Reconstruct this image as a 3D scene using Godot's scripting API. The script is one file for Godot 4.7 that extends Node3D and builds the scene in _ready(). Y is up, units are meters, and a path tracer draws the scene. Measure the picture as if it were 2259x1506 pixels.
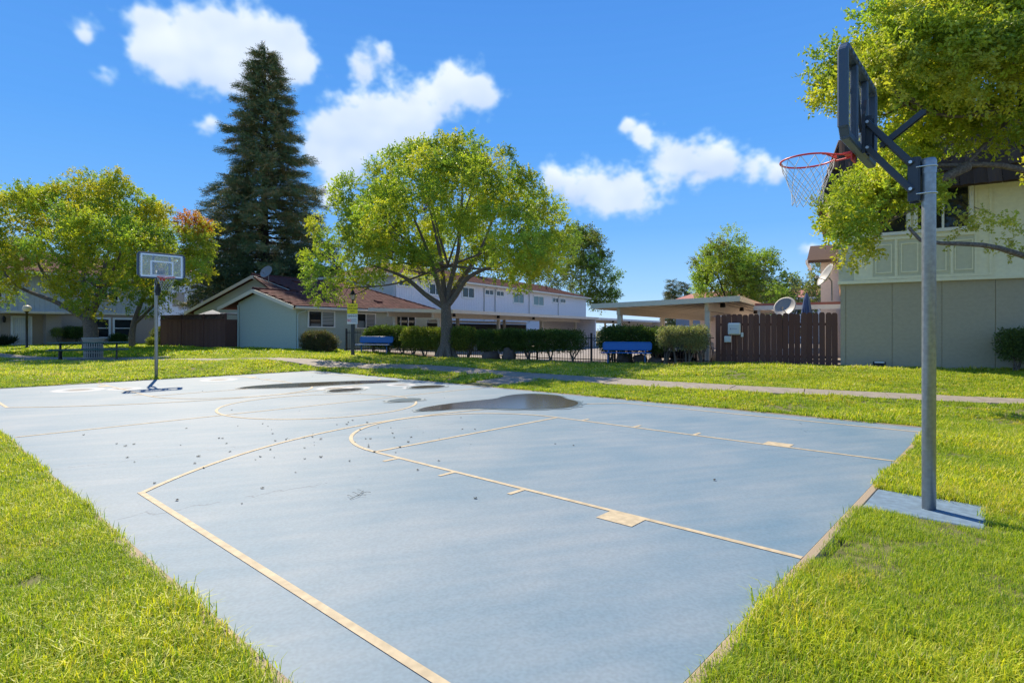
extends Node3D
# A residential park: a small blue basketball court between lawns, houses and carports.
# World: metres, y up, the camera stands at x 0, z 0 and looks towards -z.
# Two frames turned about y: the court (COURT) and the street grid of the houses (GRID).

var rng := RandomNumberGenerator.new()
var M := {}
var used := {}
var tex := {}
const COURT_TURN := 0.838
const GRID_TURN := -0.5288
var COURT := Transform3D(Basis(Vector3.UP, COURT_TURN), Vector3(3.855, 0, -4.36))
var GRID := Transform3D(Basis(Vector3.UP, GRID_TURN), Vector3(-11.8, 0, -30.8))

func _ready():
	rng.seed = 4711
	# ---- camera
	var cam := Camera3D.new()
	cam.name = "camera"
	cam.projection = Camera3D.PROJECTION_FRUSTUM
	cam.near = 0.1
	cam.far = 3000.0
	cam.size = 2.0 * 0.1 * 753.0 / 1245.0
	cam.frustum_offset = Vector2(0, -0.1 * 24.1 / 1245.0)
	cam.position = Vector3(0, 1.479, 0)
	add_child(cam)
	cam.current = true
	# ---- sky, sun, exposure
	var env := Environment.new()
	env.background_mode = Environment.BG_SKY
	var sky := Sky.new()
	var pano := PanoramaSkyMaterial.new()
	pano.panorama = sky_picture()
	sky.sky_material = pano
	env.sky = sky
	env.background_energy_multiplier = 0.98
	env.tonemap_mode = Environment.TONE_MAPPER_LINEAR
	env.tonemap_exposure = 1.7
	env.sdfgi_enabled = true
	env.ssao_enabled = true
	env.ssil_enabled = true
	var we := WorldEnvironment.new()
	we.name = "environment"
	we.environment = env
	add_child(we)
	var sun := DirectionalLight3D.new()
	sun.name = "sun"
	sun.light_energy = 1.55
	sun.light_color = Color(1.0, 0.94, 0.84)
	sun.light_angular_distance = 0.55
	sun.shadow_enabled = true
	add_child(sun)
	# light travels from the sun (ahead, to the left, 46 degrees up) towards the camera
	sun.look_at_from_position(Vector3.ZERO, Vector3(0.337, -0.719, 0.608), Vector3.UP)
	make_materials()
	# ---- setting
	build_ground()
	build_court()
	build_paths()
	build_lawn()
	# ---- buildings
	build_bungalow()
	build_apartment()
	build_left_house()
	build_right_house()
	build_far_buildings()
	build_carports()
	# ---- fences, hedges, furniture
	build_fences()
	build_hedges()
	build_hoops()
	build_furniture()
	build_cars()
	# ---- trees
	build_trees()
	build_litter()

# ------------------------------------------------------------------ helpers
func lin(r: float, g: float, b: float, a := 1.0) -> Color:
	return Color(r, g, b, a).linear_to_srgb()

func mat(key: String, c: Color, rough := 0.8, metal := 0.0, spec := 0.5) -> StandardMaterial3D:
	var m := StandardMaterial3D.new()
	m.resource_name = key
	m.albedo_color = c
	m.roughness = rough
	m.metallic = metal
	m.metallic_specular = spec
	M[key] = m
	return m

# grey mottling shared by many materials; world-mapped, so no uv needed
func mottle(m: StandardMaterial3D, which: String, per_metre: float, bump := 0.0) -> void:
	m.albedo_texture = tex[which]
	m.uv1_triplanar = true
	m.uv1_world_triplanar = true
	m.uv1_scale = Vector3.ONE * per_metre
	if bump > 0.0:
		m.heightmap_enabled = true
		m.heightmap_texture = tex[which]
		m.heightmap_scale = bump

func noise_tex(key: String, freq: float, lo: float, hi: float, octaves := 5, kind := FastNoiseLite.TYPE_SIMPLEX_SMOOTH) -> void:
	var n := FastNoiseLite.new()
	n.noise_type = kind
	n.frequency = freq
	n.fractal_octaves = octaves
	n.seed = key.length() * 31 + 7
	var t := NoiseTexture2D.new()
	t.width = 512
	t.height = 512
	t.seamless = true
	t.noise = n
	var g := Gradient.new()
	g.set_color(0, Color(lo, lo, lo))
	g.set_color(1, Color(hi, hi, hi))
	t.color_ramp = g
	tex[key] = t

func new_st() -> SurfaceTool:
	var st := SurfaceTool.new()
	st.begin(Mesh.PRIMITIVE_TRIANGLES)
	return st

func tri(st: SurfaceTool, a: Vector3, b: Vector3, c: Vector3) -> void:   # counter-clockwise seen from outside
	st.add_vertex(a)
	st.add_vertex(c)
	st.add_vertex(b)

func quad(st: SurfaceTool, a: Vector3, b: Vector3, c: Vector3, d: Vector3) -> void:
	tri(st, a, b, c)
	tri(st, a, c, d)

# box with chamfered edges where bev > 0
func box(st: SurfaceTool, c: Vector3, size: Vector3, bas := Basis(), bev := 0.0) -> void:
	st.set_smooth_group(-1)
	var h := size * 0.5
	if bev <= 0.0:
		var p := []
		for i in 8:
			p.append(c + bas * Vector3(h.x * (1 if i & 1 else -1), h.y * (1 if i & 2 else -1), h.z * (1 if i & 4 else -1)))
		quad(st, p[4], p[5], p[7], p[6])
		quad(st, p[1], p[0], p[2], p[3])
		quad(st, p[5], p[1], p[3], p[7])
		quad(st, p[0], p[4], p[6], p[2])
		quad(st, p[6], p[7], p[3], p[2])
		quad(st, p[0], p[1], p[5], p[4])
		return
	var b := minf(bev, minf(h.x, minf(h.y, h.z)) * 0.9)
	for ax in 3:
		for sg in [-1.0, 1.0]:
			var n := Vector3.ZERO
			n[ax] = sg
			var u := Vector3.ZERO
			u[(ax + 1) % 3] = 1.0
			var v := Vector3.ZERO
			v[(ax + 2) % 3] = 1.0
			var hu: float = h[(ax + 1) % 3]
			var hv: float = h[(ax + 2) % 3]
			var q := []
			for k in [[-1, -1], [1, -1], [1, 1], [-1, 1]]:
				q.append(c + bas * (n * h[ax] + u * (hu - b) * k[0] + v * (hv - b) * k[1]))
			if sg > 0:
				quad(st, q[0], q[1], q[2], q[3])
			else:
				quad(st, q[3], q[2], q[1], q[0])
	for ax in 3:   # edges along axis ax
		var i1 := (ax + 1) % 3
		var i2 := (ax + 2) % 3
		for s1 in [-1.0, 1.0]:
			for s2 in [-1.0, 1.0]:
				var e := []
				for k in [-1.0, 1.0]:
					for w in 2:
						var v := Vector3.ZERO
						v[ax] = k * (h[ax] - b)
						v[i1] = s1 * (h[i1] - (b if w == 1 else 0.0))
						v[i2] = s2 * (h[i2] - (b if w == 0 else 0.0))
						e.append(c + bas * v)
				if s1 * s2 > 0:
					quad(st, e[0], e[2], e[3], e[1])
				else:
					quad(st, e[1], e[3], e[2], e[0])
	for sx in [-1.0, 1.0]:
		for sy in [-1.0, 1.0]:
			for sz in [-1.0, 1.0]:
				var a := c + bas * Vector3(sx * h.x, sy * (h.y - b), sz * (h.z - b))
				var d := c + bas * Vector3(sx * (h.x - b), sy * h.y, sz * (h.z - b))
				var f := c + bas * Vector3(sx * (h.x - b), sy * (h.y - b), sz * h.z)
				if sx * sy * sz > 0:
					tri(st, a, d, f)
				else:
					tri(st, a, f, d)

# beam of rectangular section between two points
func beam(st: SurfaceTool, a: Vector3, b: Vector3, w: float, hgt: float, bev := 0.0) -> void:
	var d := (b - a).normalized()
	var up := Vector3.UP if absf(d.y) < 0.95 else Vector3.RIGHT
	var side := d.cross(up).normalized()
	box(st, (a + b) * 0.5, Vector3(w, hgt, a.distance_to(b)), Basis(side, side.cross(-d).normalized() * -1.0, -d) if false else Basis(side, (-d).cross(side).normalized(), -d), bev)

func tube(st: SurfaceTool, pts: Array, radii: Array, sides := 8, caps := true, lumps := 0.0) -> void:
	st.set_smooth_group(1)
	var rings := []
	var t0: Vector3 = (pts[1] - pts[0]).normalized()
	var n := t0.cross(Vector3.RIGHT if absf(t0.x) < 0.8 else Vector3.FORWARD).normalized()
	var closed: bool = pts.size() > 3 and pts[0].distance_to(pts[-1]) < 1e-5
	for i in pts.size():
		var t: Vector3
		if closed and (i == 0 or i == pts.size() - 1):
			t = (pts[1] - pts[-2]).normalized()
		else:
			t = (pts[mini(i + 1, pts.size() - 1)] - pts[maxi(i - 1, 0)]).normalized()
		n = (n - t * n.dot(t)).normalized()
		var bi := t.cross(n)
		var ring := []
		for k in sides:
			var a := TAU * k / sides
			var r: float = radii[i] if radii.size() > 1 else radii[0]
			if lumps > 0.0:
				r *= 1.0 + lumps * (sin(a * 3.0 + i * 0.9) * 0.6 + sin(a * 5.0 - i * 1.7) * 0.4)
			ring.append(pts[i] + (n * cos(a) + bi * sin(a)) * r)
		rings.append(ring)
	for i in rings.size() - 1:
		for k in sides:
			var k2 := (k + 1) % sides
			quad(st, rings[i][k], rings[i][k2], rings[i + 1][k2], rings[i + 1][k])
	if caps and not closed:
		st.set_smooth_group(-1)
		for k in range(1, sides - 1):
			tri(st, rings[0][0], rings[0][k + 1], rings[0][k])
			tri(st, rings[-1][0], rings[-1][k], rings[-1][k + 1])

func lathe(st: SurfaceTool, prof: Array, at: Vector3, sides := 20, smooth := true) -> void:
	st.set_smooth_group(1 if smooth else -1)
	for i in prof.size() - 1:
		for k in sides:
			var a0 := TAU * k / sides
			var a1 := TAU * (k + 1) / sides
			var p := []
			for q in [[i, a0], [i, a1], [i + 1, a1], [i + 1, a0]]:
				var v: Vector2 = prof[q[0]]
				p.append(at + Vector3(sin(q[1]) * v.x, v.y, cos(q[1]) * v.x))
			if prof[i].x < 1e-5:
				tri(st, p[0], p[2], p[3])
			elif prof[i + 1].x < 1e-5:
				tri(st, p[0], p[1], p[2])
			else:
				quad(st, p[0], p[1], p[2], p[3])

# polygon in the x-y plane pulled along z, then moved by xf
func prism(st: SurfaceTool, poly: Array, z0: float, z1: float, xf := Transform3D()) -> void:
	st.set_smooth_group(-1)
	var pk := PackedVector2Array(poly)
	if Geometry2D.is_polygon_clockwise(pk):
		pk.reverse()
	var ids := Geometry2D.triangulate_polygon(pk)
	for i in range(0, ids.size(), 3):
		var a := pk[ids[i]]
		var b := pk[ids[i + 1]]
		var c := pk[ids[i + 2]]
		if (b - a).cross(c - a) < 0:
			var s := b
			b = c
			c = s
		tri(st, xf * Vector3(a.x, a.y, z1), xf * Vector3(b.x, b.y, z1), xf * Vector3(c.x, c.y, z1))
		tri(st, xf * Vector3(a.x, a.y, z0), xf * Vector3(c.x, c.y, z0), xf * Vector3(b.x, b.y, z0))
	for i in pk.size():
		var a := pk[i]
		var b := pk[(i + 1) % pk.size()]
		quad(st, xf * Vector3(a.x, a.y, z0), xf * Vector3(b.x, b.y, z0), xf * Vector3(b.x, b.y, z1), xf * Vector3(a.x, a.y, z1))

func mesh_of(st: SurfaceTool) -> ArrayMesh:
	st.generate_normals()
	return st.commit()

func part(parent: Node, called: String, st: SurfaceTool, m: Material) -> MeshInstance3D:
	return put(parent, called, mesh_of(st), m)

func put(parent: Node, called: String, mesh: Mesh, m: Material, at := Transform3D()) -> MeshInstance3D:
	var o := MeshInstance3D.new()
	o.name = called
	o.mesh = mesh
	o.material_override = m
	o.transform = at
	parent.add_child(o, true)
	return o

func numbered(called: String) -> String:
	used[called] = used.get(called, -1) + 1
	return called if used[called] == 0 else "%s_%03d" % [called, used[called]]

func thing(called: String, label: String, category: String, at := Transform3D(), group := "") -> Node3D:
	var o := Node3D.new()
	o.name = numbered(called)
	o.transform = at
	add_child(o)
	o.set_meta("label", label)
	o.set_meta("category", category)
	if group != "":
		o.set_meta("group", group)
	return o

func structure(called: String, st: SurfaceTool, m: Material, label: String, category: String, at := Transform3D()) -> MeshInstance3D:
	var o := put(self, numbered(called), mesh_of(st), m, at)
	o.set_meta("kind", "structure")
	o.set_meta("label", label)
	o.set_meta("category", category)
	return o

func scatter(parent: Node, called: String, mesh: Mesh, m: Material, where: Array, tints: PackedColorArray) -> MultiMeshInstance3D:
	var mm := MultiMesh.new()
	mm.transform_format = MultiMesh.TRANSFORM_3D
	mm.use_colors = true
	mm.mesh = mesh
	mm.instance_count = where.size()
	for i in where.size():
		mm.set_instance_transform(i, where[i])
		mm.set_instance_color(i, tints[i])
	var o := MultiMeshInstance3D.new()
	o.name = called
	o.multimesh = mm
	o.material_override = m
	parent.add_child(o, true)
	return o

func rv(k := 1.0) -> Vector3:
	while true:
		var v := Vector3(rng.randf_range(-1, 1), rng.randf_range(-1, 1), rng.randf_range(-1, 1))
		if v.length_squared() < 1.0 and v.length_squared() > 0.001:
			return v * k
	return Vector3.ZERO

func dir() -> Vector3:
	return rv().normalized()

# point of the house grid: x to the right along the fronts, s away from the street
func G(gx: float, y: float, s: float) -> Vector3:
	return GRID * Vector3(gx, y, -s)

func grid_at(gx: float, y: float, s: float, turn := 0.0) -> Transform3D:
	return Transform3D(Basis(Vector3.UP, GRID_TURN + turn), G(gx, y, s))

# ------------------------------------------------------------------ sky
func sky_picture() -> ImageTexture:
	var w := 3072
	var h := 1536
	var im := Image.create_empty(w, h, false, Image.FORMAT_RGB8)
	var stops := [[-90.0, Color8(150, 158, 158)], [-0.5, Color8(174, 194, 212)], [0.0, Color8(172, 194, 214)], [4.0, Color8(134, 174, 210)], [10.0, Color8(96, 150, 206)], [18.0, Color8(77, 135, 201)], [30.0, Color8(66, 121, 190)], [55.0, Color8(60, 111, 178)], [90.0, Color8(56, 105, 171)]]
	for r in h:
		var el := 90.0 - (r + 0.5) / h * 180.0
		var c: Color = stops[-1][1]
		for k in stops.size() - 1:
			if el >= stops[k][0] and el < stops[k + 1][0]:
				c = stops[k][1].lerp(stops[k + 1][1], (el - stops[k][0]) / (stops[k + 1][0] - stops[k][0]))
				break
		im.fill_rect(Rect2i(0, r, w, 1), c)
	# puffs: azimuth (to the right of straight ahead), elevation, radius, all in degrees
	var puffs := [Vector3(-33.7, 24.4, 1.2), Vector3(-32.7, 25.3, 0.9), Vector3(-37.2, 23.3, 0.8), Vector3(-37.3, 22.5, 0.5), Vector3(-29.7, 25.0, 2.2), Vector3(-27.6, 24.3, 2.7), Vector3(-25.3, 25.6, 2.4), Vector3(-23.0, 24.6, 2.4), Vector3(-21.1, 24.5, 1.9), Vector3(-24.6, 23.3, 2.4), Vector3(-27.9, 22.7, 2.3), Vector3(-30.7, 23.1, 2.0), Vector3(-32.1, 22.4, 1.6), Vector3(-33.4, 22.6, 1.0), Vector3(-26.1, 22.1, 1.6), Vector3(-20.7, 23.5, 1.2), Vector3(-21.5, 26.1, 1.2), Vector3(-31.0, 21.2, 0.9), Vector3(-35.8, 20.0, 0.7), Vector3(-14.0, 25.0, 1.5), Vector3(-15.3, 24.2, 1.1), Vector3(-12.7, 25.7, 0.8), Vector3(-28.6, 17.9, 0.8), Vector3(-27.9, 18.1, 0.7), Vector3(-19.0, 18.0, 1.9), Vector3(-16.5, 19.9, 2.4), Vector3(-13.5, 20.5, 2.6), Vector3(-10.4, 21.1, 2.5), Vector3(-7.8, 22.1, 2.3), Vector3(-5.0, 23.3, 2.0), Vector3(-3.2, 23.0, 1.7), Vector3(-2.3, 22.6, 1.0), Vector3(-6.4, 24.0, 1.2), Vector3(-15.7, 17.1, 2.5), Vector3(-18.2, 16.1, 2.1), Vector3(-12.7, 18.6, 2.3), Vector3(-9.6, 19.2, 1.7), Vector3(-16.5, 15.5, 1.7), Vector3(12.0, 19.2, 1.2), Vector3(11.4, 19.7, 0.7), Vector3(12.9, 18.6, 0.8), Vector3(14.4, 17.6, 1.6), Vector3(16.6, 16.7, 1.7), Vector3(19.1, 16.3, 1.7), Vector3(21.5, 15.6, 1.6), Vector3(23.9, 14.8, 1.4), Vector3(25.2, 14.2, 0.8), Vector3(15.7, 15.1, 1.6), Vector3(18.2, 13.7, 0.8), Vector3(13.1, 13.6, 2.2), Vector3(10.0, 14.2, 2.0), Vector3(7.3, 14.3, 2.0), Vector3(5.1, 14.7, 1.8), Vector3(3.7, 15.2, 1.1), Vector3(11.8, 12.8, 1.6), Vector3(9.1, 12.9, 1.6), Vector3(19.5, 15.6, 1.3), Vector3(27.6, 7.3, 0.7), Vector3(28.3, 7.4, 0.5), Vector3(-17.4, 12.5, 1.3), Vector3(-18.2, 12.9, 1.0)]
	for k in 26:   # like clouds all round, added denser out of view to brighten the shade
		var a := 55.0 + k * 9.6 + rng.randf_range(-4, 4)
		var e := rng.randf_range(12, 44)
		for j in 9:
			puffs.append(Vector3(a + rng.randf_range(-5.5, 5.5) / cos(deg_to_rad(e)), e + rng.randf_range(-1.8, 1.8), rng.randf_range(0.9, 2.4)))
	var rows := int(h * 0.5)
	var dens := PackedFloat32Array()
	dens.resize(w * rows)
	var lit := PackedFloat32Array()
	lit.resize(w * rows)
	var px := w / 360.0
	for p: Vector3 in puffs:
		var stretch := 1.0 / maxf(cos(deg_to_rad(p.y)), 0.2)
		var rr: float = p.z * 1.72
		var cx := p.x * px
		var cy := (90.0 - p.y) * px
		for y in range(maxi(0, int(cy - rr * px)), mini(rows, int(cy + rr * px) + 1)):
			for x in range(int(cx - rr * px * stretch), int(cx + rr * px * stretch) + 1):
				var dx := (x - cx) / px / stretch / rr
				var dy := (y - cy) / px / rr
				var d2 := dx * dx + dy * dy
				if d2 < 1.0:
					var i := y * w + posmod(x, w)
					var g := (1.0 - d2) * (1.0 - d2)
					dens[i] += g * 1.15
					lit[i] += g * dy
	var n1 := FastNoiseLite.new()
	n1.seed = 5
	n1.frequency = 0.42
	n1.fractal_octaves = 6
	n1.fractal_gain = 0.55
	var n2 := FastNoiseLite.new()
	n2.seed = 12
	n2.frequency = 0.16
	n2.fractal_octaves = 3
	var n3 := FastNoiseLite.new()
	n3.seed = 33
	n3.frequency = 1.3
	n3.fractal_octaves = 3
	for y in rows:
		var el := 90.0 - (y + 0.5) / px
		for x in w:
			var i := y * w + x
			if dens[i] <= 0.0:
				continue
			var aa := deg_to_rad(x / px)
			var ce := cos(deg_to_rad(el))
			var q := Vector3(sin(aa) * ce, sin(deg_to_rad(el)) * 1.25, cos(aa) * ce) * 57.3
			var d := dens[i] + n1.get_noise_3dv(q) * 0.95 + n3.get_noise_3dv(q) * 0.25 - 0.16
			var a := smoothstep(0.05, 1.5, d)
			if a <= 0.0:
				continue
			var low := clampf(0.5 + lit[i] / maxf(dens[i], 0.2) * 0.9 + n2.get_noise_3dv(q) * 0.5, 0.0, 1.0)
			var c := Color(0.82, 0.83, 0.85).lerp(Color(0.63, 0.69, 0.79), low * 0.85)
			im.set_pixel(x, y, im.get_pixel(x, y).lerp(c, a * 0.9))
	return ImageTexture.create_from_image(im)

# ------------------------------------------------------------------ materials
func make_materials() -> void:
	noise_tex("soft", 0.012, 0.80, 1.0)
	noise_tex("faint", 0.02, 0.93, 1.0)
	noise_tex("grain", 0.09, 0.72, 1.0, 3)
	noise_tex("bark", 0.03, 0.45, 1.0, 4, FastNoiseLite.TYPE_CELLULAR)
	noise_tex("speck", 0.25, 0.62, 1.0, 2)
	var m: StandardMaterial3D
	m = mat("soil", lin(0.150, 0.150, 0.050), 0.95)
	mottle(m, "grain", 0.7)
	m = mat("mulch", lin(0.16, 0.105, 0.07), 0.95)
	mottle(m, "speck", 1.5, 1.0)
	m = mat("concrete", lin(0.290, 0.257, 0.215), 0.85)
	mottle(m, "soft", 0.6)
	m = mat("yard", lin(0.270, 0.240, 0.220), 0.9)
	mottle(m, "soft", 0.3)
	m = mat("line", lin(0.520, 0.430, 0.280), 0.75)
	mottle(m, "soft", 1.4)
	m = mat("kerb", lin(0.470, 0.370, 0.255), 0.85)
	mottle(m, "speck", 1.2, 0.3)
	m = mat("pad_blue", lin(0.155, 0.240, 0.325), 0.7)
	mottle(m, "soft", 1.6)
	mat("wet", lin(0.075, 0.068, 0.062), 0.12, 0.0, 0.32)
	mat("damp", lin(0.085, 0.125, 0.15), 0.3)
	mat("drying", lin(0.125, 0.185, 0.225), 0.5)
	m = mat("galvanised", lin(0.42, 0.44, 0.46), 0.40, 0.6)
	mottle(m, "soft", 3.0)
	mat("black_metal", lin(0.030, 0.038, 0.052), 0.38)
	mat("navy_plastic", lin(0.050, 0.075, 0.115), 0.4)
	mat("bolt", lin(0.65, 0.67, 0.68), 0.35, 0.8)
	mat("rim_red", lin(0.60, 0.035, 0.03), 0.4)
	mat("net", lin(0.520, 0.520, 0.500), 0.8)
	m = mat("acrylic", lin(0.75, 0.78, 0.80, 0.14), 0.06)
	m.transparency = BaseMaterial3D.TRANSPARENCY_ALPHA
	mat("board_white", lin(0.880, 0.900, 0.920), 0.5)
	m = mat("wall_green", lin(0.440, 0.500, 0.440), 0.85)
	mottle(m, "faint", 0.8)
	m = mat("trim_cream", lin(0.760, 0.680, 0.550), 0.6)
	mottle(m, "faint", 0.5)
	m = mat("trim_white", lin(0.820, 0.810, 0.780), 0.55)
	mottle(m, "faint", 0.7)
	m = mat("siding_lavender", lin(0.780, 0.760, 0.800), 0.75)
	mottle(m, "faint", 0.5)
	m = mat("siding_blue", lin(0.520, 0.540, 0.540), 0.75)
	mottle(m, "faint", 0.5)
	m = mat("stucco_taupe", lin(0.420, 0.340, 0.280), 0.9)
	mottle(m, "faint", 0.9)
	m = mat("siding_cream", lin(0.900, 0.850, 0.620), 0.75)
	mottle(m, "faint", 0.7)
	m = mat("siding_sage", lin(0.640, 0.620, 0.460), 0.75)
	mottle(m, "faint", 0.7)
	m = mat("siding_olive", lin(0.450, 0.395, 0.290), 0.8)
	mottle(m, "faint", 0.8)
	m = mat("wall_pink", lin(0.780, 0.660, 0.600), 0.85)
	mottle(m, "faint", 0.7)
	m = mat("siding_slate", lin(0.270, 0.300, 0.350), 0.8)
	mottle(m, "faint", 0.4)
	for k in 4:
		var tone: float = [0.85, 1.0, 1.15, 0.72][k]
		m = mat("tile_red_%d" % k, lin(0.135 * tone, 0.058 * tone, 0.05 * tone), 0.9, 0.0, 0.2)
		mottle(m, "grain", 1.3, 0.2)
		m = mat("tile_brown_%d" % k, lin(0.13 * tone, 0.088 * tone, 0.07 * tone), 0.9, 0.0, 0.25)
		mottle(m, "grain", 1.5, 0.2)
	m = mat("fence_brown", lin(0.155, 0.066, 0.050), 0.85)
	mottle(m, "grain", 1.1, 0.15)
	m = mat("fence_brown_b", lin(0.180, 0.083, 0.064), 0.85)
	mottle(m, "grain", 1.4, 0.15)
	m = mat("lattice_brown", lin(0.10, 0.058, 0.05), 0.85)
	mottle(m, "grain", 0.8)
	mat("pane", lin(0.018, 0.022, 0.024), 0.04)
	mat("pane_teal", lin(0.10, 0.17, 0.17), 0.06)
	mat("blind", lin(0.34, 0.35, 0.33), 0.7)
	mat("iron", lin(0.012, 0.012, 0.014), 0.45)
	m = mat("bench_blue", lin(0.012, 0.160, 0.520), 0.38)
	mottle(m, "grain", 3.0)
	mat("table_green", lin(0.03, 0.10, 0.085), 0.25)
	m = mat("bin_beige", lin(0.550, 0.490, 0.400), 0.7)
	mottle(m, "grain", 2.0)
	mat("globe", lin(0.80, 0.72, 0.62), 0.4)
	mat("post_dark", lin(0.035, 0.042, 0.045), 0.5)
	m = mat("lantern_glass", lin(0.8, 0.78, 0.72, 0.45), 0.2)
	m.transparency = BaseMaterial3D.TRANSPARENCY_ALPHA
	mat("sign_yellow", lin(0.920, 0.780, 0.012), 0.5)
	mat("sign_white", lin(0.72, 0.74, 0.76), 0.5)
	mat("ink", lin(0.02, 0.02, 0.02), 0.6)
	mat("ink_red", lin(0.55, 0.02, 0.03), 0.6)
	mat("ink_blue", lin(0.05, 0.09, 0.28), 0.6)
	mat("box_grey", lin(0.52, 0.57, 0.60), 0.5)
	mat("box_edge", lin(0.70, 0.70, 0.68), 0.5)
	m = mat("boulder", lin(0.15, 0.11, 0.095), 0.9)
	mottle(m, "grain", 1.6, 1.0)
	m = mat("bark_grey", lin(0.340, 0.275, 0.230), 0.95)
	mottle(m, "bark", 1.3, 2.0)
	m = mat("bark_dark", lin(0.10, 0.075, 0.06), 0.95)
	mottle(m, "bark", 1.5, 1.5)
	mat("umbrella", lin(0.03, 0.07, 0.19), 0.8)
	mat("dish", lin(0.260, 0.260, 0.260), 0.5)
	mat("pipe_red", lin(0.34, 0.13, 0.10), 0.8)
	m = mat("soffit", lin(0.76, 0.68, 0.55), 0.8)
	mottle(m, "faint", 0.5)
	mat("car_black", lin(0.012, 0.013, 0.016), 0.2)
	mat("car_grey", lin(0.10, 0.105, 0.115), 0.25, 0.3)
	mat("tyre", lin(0.015, 0.015, 0.015), 0.85)
	mat("rim_alloy", lin(0.45, 0.45, 0.46), 0.35, 0.8)
	mat("lamp_red", lin(0.35, 0.02, 0.02), 0.2)
	mat("door_white", lin(0.62, 0.64, 0.68), 0.5)
	mat("dead_leaf", lin(0.018, 0.014, 0.010), 0.8)
	mat("leaf_dry", lin(0.09, 0.10, 0.05), 0.8)
	for k in [["leaf", 0.5, 0.42], ["needle", 0.6, 0.12], ["grass", 0.5, 0.44]]:
		m = mat(k[0], Color.WHITE, k[1], 0.0, 0.45)
		m.vertex_color_use_as_albedo = true
		m.backlight_enabled = true
		m.backlight = Color(k[2], k[2], k[2] * 0.8).linear_to_srgb() if k[0] == "needle" else lin(0.86, 0.95, 0.45)

# ------------------------------------------------------------------ terrain
const HILLS := [[12.0, 17.0, 0.3], [10.7, 18.5, 0.3], [15.0, 16.0, 0.3], [8.5, 19.8, 0.28], [9.65, 10.64, 0.1], [5.8, 12.7, 0.12], [4.4, 21.3, 0.2], [2.9, 23.0, 0.15], [0.3, 17.0, 0.12], [-3.0, 25.3, 0.2], [-7.2, 25.5, 0.29], [-7.0, 28.5, 0.36], [-11.8, 30.5, 0.39], [-16.0, 32.4, 0.42], [-19.0, 33.0, 0.45], [-4.0, 20.5, 0.2], [-9.0, 22.9, 0.3], [-19.0, 25.0, 0.15], [-33.0, 38.0, 0.4], [-28.0, 34.0, 0.4], [4.0, 5.0, 0.02], [6.0, 8.0, 0.05], [-3.0, 2.5, 0.02], [-7.0, 6.0, 0.03], [-14.0, 18.5, 0.05], [-13.0, 21.5, 0.18], [-22.0, 22.0, 0.1], [3.0, 30.0, 0.05], [7.0, 26.0, 0.08], [0.0, 42.0, 0.05], [12.0, 50.0, 0.05], [30.0, 40.0, 0.1], [-20.0, 60.0, 0.2], [20.0, 12.0, 0.2]]

func terrain(x: float, z: float) -> float:
	var d := -z
	var sw := 0.0
	var sh := 0.0
	for p in HILLS:
		var q: float = (x - p[0]) * (x - p[0]) + (d - p[1]) * (d - p[1]) + 1.5
		var wt := 1.0 / (q * q)
		sw += wt
		sh += wt * p[2]
	var h := sh / sw
	var c := COURT.affine_inverse() * Vector3(x, 0, z)
	var dx := maxf(absf(c.x - 0.02) - 4.7, 0.0)
	var dz := maxf(absf(c.z + 10.1) - 9.1, 0.0)
	var out := sqrt(dx * dx + dz * dz)
	return h * smoothstep(0.1, 3.2, out) + (0.008 if out > 0.06 else -0.09)

func spaced(a: float, b: float, n: int) -> Array:
	var r := []
	for i in n + 1:
		r.append(lerpf(a, b, float(i) / n))
	return r

func drape(st: SurfaceTool, xs: Array, zs: Array, lift: float, xf := Transform3D()) -> void:
	st.set_smooth_group(1)
	var rows := []
	for z in zs:
		var row := []
		for x in xs:
			var p := xf * Vector3(x, 0, z)
			row.append(Vector3(p.x, terrain(p.x, p.z) + lift, p.z))
		rows.append(row)
	for j in zs.size() - 1:
		for i in xs.size() - 1:
			quad(st, rows[j + 1][i], rows[j + 1][i + 1], rows[j][i + 1], rows[j][i])

func build_ground() -> void:
	var st := new_st()
	var xs := [-900.0, -300.0, -120.0] + spaced(-60, -16, 30) + spaced(-15.6, 16, 79) + spaced(17, 60, 28) + [120.0, 300.0, 900.0]
	var zs := [-1500.0, -500.0, -200.0, -110.0] + spaced(-90, -36, 30) + spaced(-35, -24, 16) + spaced(-23.6, 3, 66) + [20.0, 60.0]
	drape(st, xs, zs, 0.0)
	structure("ground", st, M.soil, "earth under the lawns and round the houses", "ground")
	st = new_st()   # the paved yard between the carports
	drape(st, spaced(1.2, 60, 40), spaced(-60, -1.35, 40), 0.02, GRID)
	structure("driveway", st, M.yard, "pale paved drive between the two carports", "driveway")
	st = new_st()
	drape(st, spaced(3.0, 21.7, 30), spaced(-1.35, -0.15, 3), 0.012, GRID)
	structure("planting_bed", st, M.mulch, "brown mulch bed under the hedges and boulders", "planting bed")

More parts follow.
